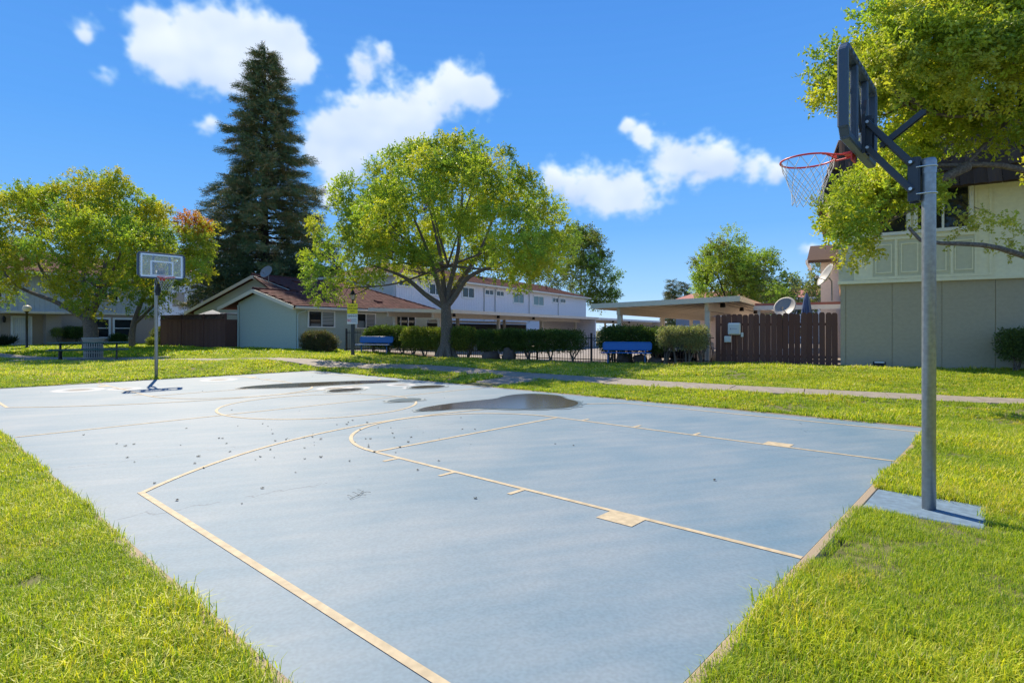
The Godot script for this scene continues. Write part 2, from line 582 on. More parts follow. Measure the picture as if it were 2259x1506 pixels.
# ------------------------------------------------------------------ court
func court_texture() -> ImageTexture:
	var w := 768
	var h := 1536
	var a := FastNoiseLite.new()
	a.seed = 3
	a.frequency = 0.045
	a.fractal_octaves = 5
	var streak := a.get_seamless_image(512, 2048)
	a.seed = 9
	a.frequency = 0.012
	var blot := a.get_image(w / 2, h / 2)
	blot.resize(w, h, Image.INTERPOLATE_CUBIC)
	a.seed = 21
	a.frequency = 0.05
	a.fractal_octaves = 3
	var broad := a.get_image(w / 12, h / 3)
	broad.resize(w, h, Image.INTERPOLATE_CUBIC)
	var sb := streak.get_data()
	var bb := blot.get_data()
	var rb := broad.get_data()
	# dried puddles: court x, court y, radius; a pale mineral ring round a brown middle
	var rings := []
	for p in [[-2.6, 17.4, 0.50], [-1.75, 16.9, 0.34], [0.9, 17.9, 0.46], [2.3, 12.7, 0.34], [1.9, 13.0, 0.42], [3.6, 12.5, 0.36], [3.4, 11.6, 0.32]]:
		rings.append(p)
	var out := PackedByteArray()
	out.resize(w * h * 3)
	var c0 := Color(0.126, 0.206, 0.272)
	var c1 := Color(0.190, 0.234, 0.268)
	var o := 0
	var rnd := 12345
	for y in h:
		var cy := 1.0 + 18.2 * (y + 0.5) / h
		for x in w:
			var i := y * w + x
			var cxx := -4.68 + 9.4 * (x + 0.5) / w
			var al := posmod(int((cxx * 0.86 - cy * 0.51) * 11.0), 512)
			var ac := posmod(int((cxx * 0.51 + cy * 0.86) * 88.0), 2048)
			var v := (sb[ac * 512 + al] - 128) / 128.0 * 0.24 + (bb[i] - 128) / 128.0 * 0.34 + (rb[i] - 128) / 128.0 * 0.12
			rnd = (rnd * 1103515245 + 12345) & 0x7fffffff
			var g := 1.0 + ((rnd >> 12) % 1000 / 1000.0 - 0.5) * 0.20
			var t := clampf(0.45 + v * 1.3, 0.0, 1.0)
			var k := g * (0.93 + 0.14 * t)
			var c := c0.lerp(c1, t) * k
			for p in rings:
				var dy: float = cy - p[1]
				if absf(dy) < 0.7:
					var dx: float = -4.68 + 9.4 * (x + 0.5) / w - p[0]
					var d: float = sqrt(dx * dx + dy * dy) / p[2] + v * 0.12
					if d < 1.25:
						var ring := smoothstep(0.55, 0.85, d) * (1.0 - smoothstep(0.95, 1.2, d))
						var mid := 1.0 - smoothstep(0.35, 0.62, d)
						c = c.lerp(Color(0.42, 0.42, 0.43), ring * 0.85).lerp(Color(0.11, 0.085, 0.07), mid * 0.75)
			c = c.linear_to_srgb()
			out[o] = clampi(int(c.r * 255.0), 0, 255)
			out[o + 1] = clampi(int(c.g * 255.0), 0, 255)
			out[o + 2] = clampi(int(c.b * 255.0), 0, 255)
			o += 3
	var im := Image.create_from_data(w, h, false, Image.FORMAT_RGB8, out)
	# hairline cracks wander across the slab: court x, court y of their ends
	for cr in [[1.55, 1.3, 1.2, 5.6], [-4.6, 7.6, -1.9, 7.2], [-1.8, 7.15, 0.6, 6.6], [-4.6, 5.2, -2.6, 4.9], [0.7, 8.6, -0.9, 8.9], [-4.6, 12.6, 4.6, 12.9], [2.9, 2.2, 4.6, 2.7]]:
		var n := 260
		var wob := FastNoiseLite.new()
		wob.seed = int(cr[1] * 100)
		wob.frequency = 0.03
		wob.fractal_octaves = 4
		for i in n:
			var q := float(i) / n
			var f := wob.get_noise_1d(i * 1.0)
			if wob.get_noise_1d(i * 0.5 + 500.0) < -0.12:
				continue
			var x := int((lerpf(cr[0], cr[2], q) + 4.68 + f * 0.12) / 9.4 * w)
			var y := int((lerpf(cr[1], cr[3], q) - 1.0 + f * 0.12) / 18.2 * h)
			if x > 0 and y > 0 and x < w and y < h:
				im.set_pixel(x, y, im.get_pixel(x, y).lerp(Color(0.16, 0.2, 0.26), 0.38))
	return ImageTexture.create_from_image(im)

# flat strip on the court: court x, court y, lifted by y
func flat(st: SurfaceTool, pts: Array, y: float) -> void:
	st.set_smooth_group(-1)
	var pk := PackedVector2Array()
	for p in pts:
		pk.append(Vector2(p[0], p[1]))
	if Geometry2D.is_polygon_clockwise(pk):
		pk.reverse()
	var ids := Geometry2D.triangulate_polygon(pk)
	for i in range(0, ids.size(), 3):
		var q := [pk[ids[i]], pk[ids[i + 1]], pk[ids[i + 2]]]
		if (q[1] - q[0]).cross(q[2] - q[0]) < 0:
			q = [q[0], q[2], q[1]]
		tri(st, Vector3(q[0].x, y, -q[0].y), Vector3(q[1].x, y, -q[1].y), Vector3(q[2].x, y, -q[2].y))

func stripe(st: SurfaceTool, a: Vector2, b: Vector2, w: float, y: float) -> void:
	var n := (b - a).normalized().orthogonal() * w * 0.5
	flat(st, [[a.x + n.x, a.y + n.y], [b.x + n.x, b.y + n.y], [b.x - n.x, b.y - n.y], [a.x - n.x, a.y - n.y]], y)

func arc(st: SurfaceTool, c: Vector2, r: float, a0: float, a1: float, w: float, y: float) -> void:
	var n := 64
	st.set_smooth_group(-1)
	for i in n:
		var p := []
		for k in [[i, -0.5], [i, 0.5], [i + 1, 0.5], [i + 1, -0.5]]:
			var a := lerpf(a0, a1, float(k[0]) / n)
			var q: Vector2 = c + Vector2(cos(a), sin(a)) * (r + w * k[1])
			p.append(Vector3(q.x, y, -q.y))
		quad(st, p[0], p[1], p[2], p[3])

func build_court() -> void:
	var m := StandardMaterial3D.new()
	m.albedo_texture = court_texture()
	m.roughness = 0.6
	m.metallic_specular = 0.34
	M["court"] = m
	var court := Node3D.new()
	court.name = "basketball_court"
	court.transform = COURT
	court.set_meta("kind", "structure")
	court.set_meta("label", "worn pale blue concrete basketball court with tan lines")
	court.set_meta("category", "court")
	add_child(court)
	var st := new_st()
	st.set_smooth_group(-1)
	var x0 := -4.68
	var x1 := 4.72
	var q := [Vector3(x0, 0, -1.0), Vector3(x1, 0, -1.0), Vector3(x1, 0, -19.2), Vector3(x0, 0, -19.2)]
	var uv := [Vector2(0, 0), Vector2(1, 0), Vector2(1, 1), Vector2(0, 1)]
	for k in [0, 2, 1, 0, 3, 2]:
		st.set_uv(uv[k])
		st.add_vertex(q[k])
	part(court, "surface", st, m)
	# tan edging along the near side and the end line, broken by the footing
	for e in [[Vector2(x0 - 0.04, 0.98), Vector2(x0 - 0.04, 19.2), 0.09], [Vector2(x0 - 0.085, 0.96), Vector2(x1 + 0.02, 0.96), 0.075], [Vector2(x1 + 0.03, 1.0), Vector2(x1 + 0.03, 19.2), 0.05], [Vector2(x0, 19.22), Vector2(x1, 19.22), 0.05]]:
		st = new_st()
		var a: Vector2 = e[0]
		var b: Vector2 = e[1]
		box(st, Vector3((a.x + b.x) * 0.5, -0.043, -(a.y + b.y) * 0.5), Vector3(maxf(absf(b.x - a.x), e[2]), 0.11, maxf(absf(b.y - a.y), e[2])), Basis(), 0.012)
		part(court, "edging", st, M.kerb)
	# lines of both halves
	for side in 2:
		var f := func(v: Vector2) -> Vector2: return v if side == 0 else Vector2(-v.x, 20.3 - v.y)
		for sx in [-1.0, 1.0]:
			st = new_st()
			stripe(st, f.call(Vector2(sx * 1.83, 1.0 if side == 0 else 1.1)), f.call(Vector2(sx * 1.83, 5.79)), 0.05, 0.004)
			part(court, "lane_line", st, M.line)
			for t in [[3.38, 0.05, 0.2], [4.34, 0.05, 0.2], [5.3, 0.05, 0.2]]:
				st = new_st()
				stripe(st, f.call(Vector2(sx * 1.856, t[0])), f.call(Vector2(sx * 2.05, t[0])), 0.05, 0.004)
				part(court, "lane_mark", st, M.line)
			st = new_st()
			stripe(st, f.call(Vector2(sx * 1.856, 2.28)), f.call(Vector2(sx * 2.06, 2.28)), 0.32, 0.004)
			part(court, "lane_block", st, M.line)
			st = new_st()
			stripe(st, f.call(Vector2(sx * 4.26, 1.0 if side == 0 else 1.1)), f.call(Vector2(sx * 4.26, 5.93)), 0.052, 0.004)
			part(court, "corner_line", st, M.line)
		st = new_st()
		stripe(st, f.call(Vector2(-1.804, 5.79)), f.call(Vector2(1.804, 5.79)), 0.05, 0.0045)
		part(court, "free_throw_line", st, M.line)
		st = new_st()
		var turn := 0.0 if side == 0 else PI
		arc(st, f.call(Vector2(0, 5.79)), 1.83, turn, turn + PI, 0.05, 0.0055)
		part(court, "free_throw_arc", st, M.line)
		st = new_st()
		var lim := acos(4.26 / 6.03)
		arc(st, f.call(Vector2(0, 1.62)), 6.03, turn + lim, turn + PI - lim, 0.052, 0.005)
		part(court, "three_point_arc", st, M.line)
	st = new_st()
	stripe(st, Vector2(x0 + 0.06, 10.3), Vector2(x1, 10.3), 0.05, 0.004)
	part(court, "half_court_line", st, M.line)
	st = new_st()
	arc(st, Vector2(0.0, 10.3), 1.86, 0, TAU, 0.05, 0.0048)
	part(court, "centre_circle", st, M.line)
	# footing of the near hoop
	st = new_st()
	box(st, Vector3(-0.05, -0.030, -0.53), Vector3(0.70, 0.10, 0.78), Basis(), 0.008)
	structure("footing_pad", st, M.pad_blue, "blue painted concrete footing at the foot of the galvanised hoop post", "footing", COURT)
	# shrinkage cracks: thin dark slits
	# puddles
	var outlines := [
		["wide brown puddle lying across the arc near the lawn corner", [[0.75, 8.15], [1.0, 7.95], [1.5, 7.75], [1.9, 7.3], [2.3, 6.75], [2.8, 6.4], [3.3, 6.45], [3.75, 6.75], [4.0, 7.2], [4.35, 7.7], [4.3, 8.3], [3.9, 8.55], [3.4, 8.5], [3.0, 8.35], [2.6, 8.4], [2.1, 8.45], [1.6, 8.45], [1.1, 8.4]], "wet"],
		["long brown puddle beside the far free throw lane", [[0.25, 14.75], [0.6, 14.35], [1.1, 14.0], [1.7, 13.85], [2.4, 13.75], [3.0, 13.55], [3.6, 13.35], [4.1, 13.3], [4.15, 13.8], [3.7, 14.2], [3.1, 14.5], [2.4, 14.8], [1.7, 15.05], [1.0, 15.1], [0.5, 15.0]], "wet"],
		["small dark puddle on the edge of the centre circle", [[1.35, 12.25], [1.7, 12.1], [2.1, 12.15], [2.2, 12.4], [1.95, 12.62], [1.55, 12.6]], "wet"],
		["small damp blue patch inside the centre circle", [[1.2, 9.6], [1.5, 9.42], [1.8, 9.45], [1.85, 9.7], [1.6, 9.85], [1.3, 9.8]], "damp"],
		["small brown puddle by the path into the court", [[3.2, 11.45], [3.6, 11.2], [4.0, 11.2], [4.1, 11.5], [3.8, 11.75], [3.4, 11.75]], "wet"]]
	for pd in outlines:
		var th := thing("puddle", pd[0], "puddle", COURT)
		th.set_meta("group", "puddles on the court")
		for layer in 3:
			var ring := []
			var mid := Vector2.ZERO
			for p in pd[1]:
				mid += Vector2(p[0], p[1]) / pd[1].size()
			var n: int = pd[1].size()
			for i in n:
				for k in 4:
					var t := k / 4.0
					var v := Vector2(pd[1][i][0], pd[1][i][1]).cubic_interpolate(Vector2(pd[1][(i + 1) % n][0], pd[1][(i + 1) % n][1]), Vector2(pd[1][posmod(i - 1, n)][0], pd[1][posmod(i - 1, n)][1]), Vector2(pd[1][(i + 2) % n][0], pd[1][(i + 2) % n][1]), t)
					v += (v - mid).normalized() * (0.0 if layer == 2 else (0.06 + 0.03 * sin(i * 2.1 + k) if layer == 1 else 0.13 + 0.05 * sin(i * 1.7 + k * 2.0)))
					ring.append([v.x, v.y])
			st = new_st()
			flat(st, ring, 0.0072 + layer * 0.003)
			part(th, "water" if layer == 2 else "damp_edge", st, M[pd[2]] if layer == 2 else (M.damp if layer == 1 else M.drying))

# ------------------------------------------------------------------ paths
const PATH := [[14.5, 8.1], [12.0, 9.4], [9.65, 10.64], [7.8, 11.6], [5.8, 12.7], [3.9, 14.0], [2.2, 15.4], [0.35, 17.1], [-1.7, 18.9], [-3.97, 20.5], [-6.4, 21.8], [-9.0, 22.9], [-12.5, 23.9], [-16.0, 24.6], [-20.0, 25.6], [-24.5, 27.2], [-29.0, 29.5], [-32.0, 32.5]]

func path_distance(x: float, d: float) -> float:
	var best := 99.0
	var p := Vector2(x, d)
	for i in PATH.size() - 1:
		var q := Geometry2D.get_closest_point_to_segment(p, Vector2(PATH[i][0], PATH[i][1]), Vector2(PATH[i + 1][0], PATH[i + 1][1]))
		best = minf(best, q.distance_to(p))
	return best

func slab(parent: Node, c: Array, lift: float) -> void:   # four corners (x, depth) in ring order
	var st := new_st()
	st.set_smooth_group(-1)
	var t := []
	for p in c:
		t.append(Vector3(p.x, terrain(p.x, -p.y) + lift, -p.y))
	var dn := Vector3(0, -0.12, 0)
	quad(st, t[0], t[1], t[2], t[3])
	for i in 4:
		var a: Vector3 = t[i]
		var b: Vector3 = t[(i + 1) % 4]
		quad(st, a + dn, b + dn, b, a)
	part(parent, "slab", st, M.concrete)

func build_paths() -> void:
	var path := Node3D.new()
	path.name = "path"
	path.set_meta("kind", "structure")
	path.set_meta("label", "concrete footpath winding across the lawns past the court")
	path.set_meta("category", "path")
	add_child(path)
	var curve := Curve2D.new()
	for i in PATH.size():
		var a := Vector2(PATH[maxi(i - 1, 0)][0], PATH[maxi(i - 1, 0)][1])
		var b := Vector2(PATH[mini(i + 1, PATH.size() - 1)][0], PATH[mini(i + 1, PATH.size() - 1)][1])
		curve.add_point(Vector2(PATH[i][0], PATH[i][1]), (a - b) / 6.0, (b - a) / 6.0)
	var len := curve.get_baked_length()
	var n := int(len / 1.5)
	for i in n:
		var a := curve.sample_baked(len * i / n + 0.008)
		var b := curve.sample_baked(len * (i + 1) / n - 0.008)
		var na := (curve.sample_baked(minf(len * i / n + 0.1, len)) - curve.sample_baked(maxf(len * i / n - 0.1, 0))).normalized().orthogonal() * 0.55
		var nb := (curve.sample_baked(minf(len * (i + 1) / n + 0.1, len)) - curve.sample_baked(maxf(len * (i + 1) / n - 0.1, 0))).normalized().orthogonal() * 0.55
		slab(path, [a + na, a - na, b - nb, b + nb], 0.035 + rng.randf_range(-0.006, 0.006))
	# link from the path to the court
	var p0 := COURT * Vector3(4.74, 0, -10.15)
	var p1 := COURT * Vector3(4.74, 0, -11.35)
	var q0 := Vector2(1.15, 16.1)
	var q1 := Vector2(-0.4, 17.25)
	for i in 2:
		var t0 := i * 0.5 + 0.006
		var t1 := i * 0.5 + 0.494
		slab(path, [Vector2(p0.x, -p0.z).lerp(q0, t0), Vector2(p0.x, -p0.z).lerp(q0, t1), Vector2(p1.x, -p1.z).lerp(q1, t1), Vector2(p1.x, -p1.z).lerp(q1, t0)], 0.03)
	# pad under the picnic table
	for i in 3:
		slab(path, [Vector2(-22.2 + i * 2.1, 24.0 - i * 0.0), Vector2(-20.12 + i * 2.1, 24.0), Vector2(-20.12 + i * 2.1, 27.0), Vector2(-22.2 + i * 2.1, 27.0)], 0.026)

# ------------------------------------------------------------------ lawn
func lawn_here(x: float, z: float) -> bool:
	var c := COURT.affine_inverse() * Vector3(x, 0, z)
	if absf(c.x - 0.02) < 4.76 - rng.randf() * rng.randf() * 0.07 and absf(c.z + 10.1) < 9.17 - rng.randf() * rng.randf() * 0.07:
		return false
	if absf(c.x + 0.05) < 0.37 and c.z > -0.95 and c.z < -0.13:
		return false
	if c.x > 4.7 and c.x < 6.6 and c.z < -10.1 and c.z > -11.4:
		return false
	var d := -z
	if d > 7.0 and path_distance(x, d) < 0.57:
		return false
	if x > -22.2 and x < -15.9 and d > 24.0 and d < 27.0:
		return false
	var g := GRID.affine_inverse() * Vector3(x, 0, z)
	var s := -g.z
	if g.x > 3.0 and s > 0.1 and g.x < 21.7:
		return false
	if g.x > -0.02 and s > 0.62:
		return false
	if g.x > -5.2 and g.x <= 0.02 and s > -0.05:
		return false
	if g.x > -12.0 and g.x <= -5.1 and s > -0.85:
		return false
	if g.x < -22.0 or (g.x <= -12.0 and s > 9.0):
		return false
	return true

func tuft(blades: int, spread: float, lo: float, hi: float, width: float, tall: float) -> ArrayMesh:
	var st := new_st()
	st.set_smooth_group(-1)
	for i in blades:
		var a := rng.randf() * TAU
		var r := sqrt(rng.randf()) * spread
		var p := Vector3(cos(a) * r, 0, sin(a) * r)
		var lean := rng.randf() * TAU
		var out := Vector3(cos(lean), 0, sin(lean))
		var side := Vector3(-out.z, 0, out.x) * width * rng.randf_range(0.7, 1.3) * 0.5
		var l := rng.randf_range(lo, hi)
		var bend := rng.randf_range(0.15, 1.15)
		var mid := p + Vector3(0, l * 0.55 * tall, 0) + out * l * 0.22 * bend
		var tip := p + Vector3(0, l * tall * (1.0 - 0.38 * bend * bend), 0) + out * l * 0.75 * bend
		var c := Color(0.52, 0.57, 0.032).lerp(Color(0.36, 0.47, 0.030), rng.randf())
		var pick := rng.randf()
		if pick < 0.07:
			c = Color(0.66, 0.60, 0.24)
		elif pick < 0.24:
			c = Color(0.68, 0.66, 0.045)
		elif pick < 0.50:
			c = Color(0.20, 0.33, 0.03)
		st.set_color(c)
		tri(st, p - side, p + side, mid + side * 0.8)
		tri(st, p - side, mid + side * 0.8, mid - side * 0.8)
		tri(st, mid - side * 0.8, mid + side * 0.8, tip)
	return mesh_of(st)

func build_lawn() -> void:
	var lawn := Node3D.new()
	lawn.name = "grass"
	lawn.set_meta("kind", "stuff")
	lawn.set_meta("label", "mown sunlit yellow green grass of the lawns round the court")
	lawn.set_meta("category", "grass")
	add_child(lawn)
	var patch := FastNoiseLite.new()
	patch.seed = 8
	patch.frequency = 0.45
	patch.fractal_octaves = 4
	var dry := FastNoiseLite.new()
	dry.seed = 77
	dry.frequency = 0.9
	dry.fractal_octaves = 3
	# bands: from, to (metres from the camera), tufts per square metre, blade width, scale
	for band in [[0.4, 5.2, 900.0, 0.0042, 1.0], [5.2, 9.0, 480.0, 0.006, 1.05], [9.0, 16.0, 220.0, 0.009, 1.15], [16.0, 27.0, 95.0, 0.015, 1.35], [27.0, 44.0, 45.0, 0.024, 1.6]]:
		var kinds := []
		for k in 3:
			kinds.append(tuft(26, 0.055 + 0.012 * k, 0.035, 0.075 + 0.01 * k, band[3], 0.85))
		var where := [[], [], []]
		var tints := [PackedColorArray(), PackedColorArray(), PackedColorArray()]
		var more := 3.2 if band[1] < 10.0 else 2.0
		var wide: float = band[1] * 0.96 + more
		var n := int(2.0 * wide * (band[1] - band[0]) * band[2])
		for i in n:
			var d := rng.randf_range(band[0], band[1])
			var x := rng.randf_range(-wide, wide)
			if absf(x) > d * 0.96 + more or not lawn_here(x, -d):
				continue
			var v := patch.get_noise_2d(x, d)
			if v < -0.40 and rng.randf() < 0.55:
				continue
			var s: float = band[4] * rng.randf_range(0.75, 1.2) * (1.0 + 0.7 * v)
			var b := Basis(Vector3.UP, rng.randf() * TAU) * Basis(Vector3.RIGHT, rng.randf_range(-0.2, 0.2))
			var k := rng.randi() % 3
			where[k].append(Transform3D(b.scaled(Vector3(s, s * rng.randf_range(0.8, 1.25), s)), Vector3(x, terrain(x, -d) - 0.004, -d)))
			var t := clampf(0.5 + v * 1.1 + rng.randf_range(-0.25, 0.25), 0, 1)
			var tint := Color(0.80, 0.90, 0.9).lerp(Color(1.25, 1.14, 1.2), t)
			if dry.get_noise_2d(x, d) > 0.28 and rng.randf() < 0.55:
				tint = Color(1.3, 1.08, 1.6)
			tints[k].append(tint * rng.randf_range(0.85, 1.1))
		for k in 3:
			if where[k].size():
				scatter(lawn, "grass_tufts", kinds[k], M.grass, where[k], tints[k]).set_meta("kind", "stuff")

# ------------------------------------------------------------------ building pieces
# a window on a wall: centre, wall's right and outward directions, size, columns of panes
func window(parent: Node, c: Vector3, right: Vector3, out: Vector3, w: float, h: float, cols := 2, frame := 0.07, glass := "pane", shade := 0.0) -> Node3D:
	var b := Basis(right, Vector3.UP, out)
	var st := new_st()
	for sy in [-1.0, 1.0]:
		box(st, c + b * Vector3(0, sy * (h - frame) * 0.5, 0.035), Vector3(w, frame, 0.09), b)
	for sx in [-1.0, 1.0]:
		box(st, c + b * Vector3(sx * (w - frame) * 0.5, 0, 0.033), Vector3(frame, h - 2 * frame, 0.085), b)
	for k in range(1, cols):
		box(st, c + b * Vector3(-w * 0.5 + w * k / cols, 0, 0.03), Vector3(frame * 0.6, h - 2 * frame, 0.075), b)
	var o := part(parent, "window", st, M.trim_white)
	var pw := (w - 2 * frame) / cols
	for k in cols:
		st = new_st()
		box(st, c + b * Vector3(-w * 0.5 + frame + pw * (k + 0.5), 0, 0.012), Vector3(pw - frame * 0.5, h - 2 * frame, 0.02), b)
		part(o, "pane", st, M[glass] if k != 1 or glass == "pane_teal" else M[glass])
		if shade > 0.0 and k == cols - 1:
			st = new_st()
			for j in 9:
				box(st, c + b * Vector3(-w * 0.5 + frame + pw * (k + 0.5), (h - 2 * frame) * (0.5 - (j + 0.5) / 9.0 * shade), 0.026), Vector3(pw - frame * 0.6, (h - 2 * frame) * shade / 9.0 * 0.7, 0.004), b)
			part(o, "blind", st, M.blind)
	return o

# vertical boards with open joints, all of one wall
func siding(parent: Node, called: String, a: Vector3, right: Vector3, out: Vector3, len: float, h: float, board: float, m: Material) -> void:
	var st := new_st()
	var b := Basis(right, Vector3.UP, out)
	var n := int(len / board)
	var bw := len / n
	for i in n:
		box(st, a + b * Vector3(bw * (i + 0.5), h * 0.5, 0.012), Vector3(bw - 0.014, h, 0.024), b)
	part(parent, called, st, m)

func tile_mesh(w: float, l: float, th: float, barrel: float) -> ArrayMesh:   # a shallow barrel tile: x across, z down the slope
	var st := new_st()
	st.set_smooth_group(-1)
	var n := 4
	var top := []
	for i in n + 1:
		var t := float(i) / n
		top.append(Vector3((t - 0.5) * w * 0.985, th * (1.0 - barrel + barrel * sin(PI * t)), 0))
	for i in n:
		var a: Vector3 = top[i]
		var b: Vector3 = top[i + 1]
		var e := Vector3(0, 0, l)
		var low := Vector3(0, th * 0.45, 0)
		quad(st, a + e + low, b + e + low, b, a)
		quad(st, Vector3(a.x, -0.01, l), Vector3(b.x, -0.01, l), b + e + low, a + e + low)
	return mesh_of(st)

# rows of tiles on a slope: eave corner, along the eave, up the slope; keep(u, v) tells whether a tile lies on the roof
func tiles(parent: Node, eave: Vector3, along: Vector3, up: Vector3, len: float, high: float, w: float, l: float, kind: String, most: int, keep: Callable) -> void:
	var nrm := up.cross(along).normalized()
	if nrm.y < 0:
		nrm = -nrm
	var b := Basis(along, nrm, along.cross(nrm).normalized())
	if b.z.dot(up) > 0:
		b = Basis(-along, nrm, (-along).cross(nrm).normalized())
	var mesh := tile_mesh(w, l * 1.12, 0.045 if kind == "red" else 0.075, 0.12 if kind == "red" else 0.5)
	var rest := []
	var tints := PackedColorArray()
	var made := 0
	for j in int(high / l):
		for i in int(len / w):
			var u := (i + 0.5 + (0.5 if j % 2 else 0.0)) * w
			var v := (j + 1) * l
			if not keep.call(u, v):
				continue
			var p := eave + along * u + up * v + nrm * (0.02 + rng.randf_range(0, 0.008))
			var xf := Transform3D(b.rotated(nrm, rng.randf_range(-0.015, 0.015)), p)
			if made < most:
				put(parent, "tile", mesh, M["tile_%s_%d" % [kind, rng.randi() % 4]], xf)
				made += 1
			else:
				rest.append(xf)
				tints.append(Color.WHITE)
	if rest.size():
		scatter(parent, "tile_field", mesh, M["tile_%s_1" % kind], rest, tints).set_meta("kind", "stuff")

# sloped slab of a roof from four top corners (counter-clockwise seen from above)
func roof_slab(parent: Node, called: String, c: Array, th: float, m: Material) -> MeshInstance3D:
	var st := new_st()
	st.set_smooth_group(-1)
	var dn := Vector3(0, -th, 0)
	if c.size() == 4:
		quad(st, c[0], c[1], c[2], c[3])
		quad(st, c[3] + dn, c[2] + dn, c[1] + dn, c[0] + dn)
	else:
		tri(st, c[0], c[1], c[2])
		tri(st, c[2] + dn, c[1] + dn, c[0] + dn)
	for i in c.size():
		var a: Vector3 = c[i]
		var b: Vector3 = c[(i + 1) % c.size()]
		quad(st, a + dn, b + dn, b, a)
	return part(parent, called, st, m)

func solid(parent: Node, called: String, lo: Vector3, hi: Vector3, m: Material, bev := 0.0) -> MeshInstance3D:
	var st := new_st()
	box(st, (lo + hi) * 0.5, hi - lo, Basis(), bev)
	return part(parent, called, st, m)

# ------------------------------------------------------------------ the grey-green bungalow
func build_bungalow() -> void:
	var t := thing("bungalow", "grey green bungalow with two gables and dark red tiled roof", "house", grid_at(0, 0.36, 0))
	# local: x right along the front, y up from the ground, z towards the street
	var st := new_st()
	prism(st, [Vector2(-5.1, -0.3), Vector2(0, -0.3), Vector2(0, 2.36), Vector2(-3.25, 3.32), Vector2(-5.1, 2.77)], -3.2, 0.0)
	part(t, "front_wing_wall", st, M.wall_green)
	st = new_st()
	prism(st, [Vector2(-14.6, -0.3), Vector2(-0.05, -0.3), Vector2(-0.05, 2.36), Vector2(-7.5, 4.56), Vector2(-14.6, 2.46)], -12.6, -2.9)
	part(t, "main_wall", st, M.wall_green)
	solid(t, "side_wall", Vector3(-0.3, -0.3, -12.6), Vector3(0.012, 2.42, -0.02), M.wall_green)
	solid(t, "plinth", Vector3(-5.13, -0.3, -0.4), Vector3(0.03, 0.1, 0.02), M.wall_green)
	var k := 0.2954
	var r := func(x: float, z: float, ridge: float) -> Vector3: return Vector3(x, 2.50 + k * (ridge - absf(x + ridge)), z)
	# roof boards
	roof_slab(t, "roof", [Vector3(0.22, 2.43, 0.32), Vector3(0.22, 2.43, -12.9), Vector3(-7.5, 4.71, -10.8), Vector3(-7.5, 4.71, -2.6)], 0.09, M.tile_red_3)
	roof_slab(t, "roof", [Vector3(-7.5, 4.71, -2.6), Vector3(-7.5, 4.71, -10.8), Vector3(-15.2, 2.43, -12.9), Vector3(-15.2, 2.43, -2.6)], 0.09, M.tile_red_3)
	roof_slab(t, "roof", [Vector3(0.22, 2.43, -12.9), Vector3(-15.2, 2.43, -12.9), Vector3(-7.5, 4.71, -10.8)], 0.09, M.tile_red_3)
	roof_slab(t, "roof", [Vector3(-3.25, 3.455, 0.32), Vector3(-3.25, 3.455, -3.3), Vector3(-6.55, 2.48, -3.3), Vector3(-6.55, 2.48, 0.32)], 0.09, M.tile_red_3)
	# tiles: right slope (the front wing shares it), a strip of the wing's left slope, the far hip
	var up := Vector3(-7.72, 2.28, 0).normalized()
	var slope := Vector3(7.72, 2.28, 0).length()
	tiles(t, Vector3(0.24, 2.43, 0.32), Vector3(0, 0, -1), up, 13.2, slope, 0.42, 0.345, "red", 280, func(u, v):
		var x: float = 0.24 - v * 0.959
		if u < 2.95 and x < -3.3:
			return false
		return u < 13.2 - 2.1 * v / slope)
	tiles(t, Vector3(-6.55, 2.48, -3.3), Vector3(0, 0, 1), Vector3(3.3, 0.975, 0).normalized(), 3.6, 3.3, 0.42, 0.345, "red", 20, func(u, v): return true)
	tiles(t, Vector3(-15.2, 2.43, -10.0), Vector3(0, 0, 1), Vector3(7.7, 2.28, 0).normalized(), 7.4, 7.9, 0.42, 0.345, "red", 0, func(u, v): return true)
	for rd in [[Vector3(-3.25, 3.50, 0.34), Vector3(-3.25, 3.50, -3.0)], [Vector3(-7.5, 4.76, -2.55), Vector3(-7.5, 4.76, -10.8)], [Vector3(-7.5, 4.76, -10.8), Vector3(0.2, 2.5, -12.9)]]:
		st = new_st()
		var n := int(rd[0].distance_to(rd[1]) / 0.4)
		for i in n:
			var a: Vector3 = rd[0].lerp(rd[1], float(i) / n)
			var b: Vector3 = rd[0].lerp(rd[1], (i + 1.06) / n)
			tube(st, [a + Vector3(0, 0.012, 0), b], [0.1, 0.085], 8)
		part(t, "ridge_cap", st, M.tile_red_0)
	# barge boards and gutter
	for bb in [[Vector3(0.24, 2.38, 0.36), Vector3(-3.25, 3.41, 0.36)], [Vector3(-3.25, 3.41, 0.36), Vector3(-6.6, 2.42, 0.36)], [Vector3(-2.6, 3.21, -2.56), Vector3(-7.5, 4.66, -2.56)], [Vector3(-7.5, 4.66, -2.56), Vector3(-15.25, 2.37, -2.56)]]:
		st = new_st()
		beam(st, bb[0] + Vector3(0, -0.03, 0), bb[1] + Vector3(0, -0.03, 0), 0.04, 0.2)
		part(t, "barge_board", st, M.trim_cream)
	st = new_st()
	box(st, Vector3(0.28, 2.36, -6.3), Vector3(0.13, 0.16, 13.1), Basis(), 0.03)
	part(t, "gutter", st, M.trim_cream)
	st = new_st()
	box(st, Vector3(0.12, 2.31, -6.3), Vector3(0.2, 0.05, 13.0))
	part(t, "eave_board", st, M.trim_cream)
	st = new_st()
	tube(st, [Vector3(0.3, 2.3, -0.55), Vector3(0.25, 2.22, -0.45), Vector3(0.08, 2.06, -0.1), Vector3(0.075, 1.95, -0.06), Vector3(0.075, 0.0, -0.06), Vector3(0.1, -0.06, 0.08)], [0.045], 8)
	part(t, "downpipe", st, M.wall_green)
	st = new_st()
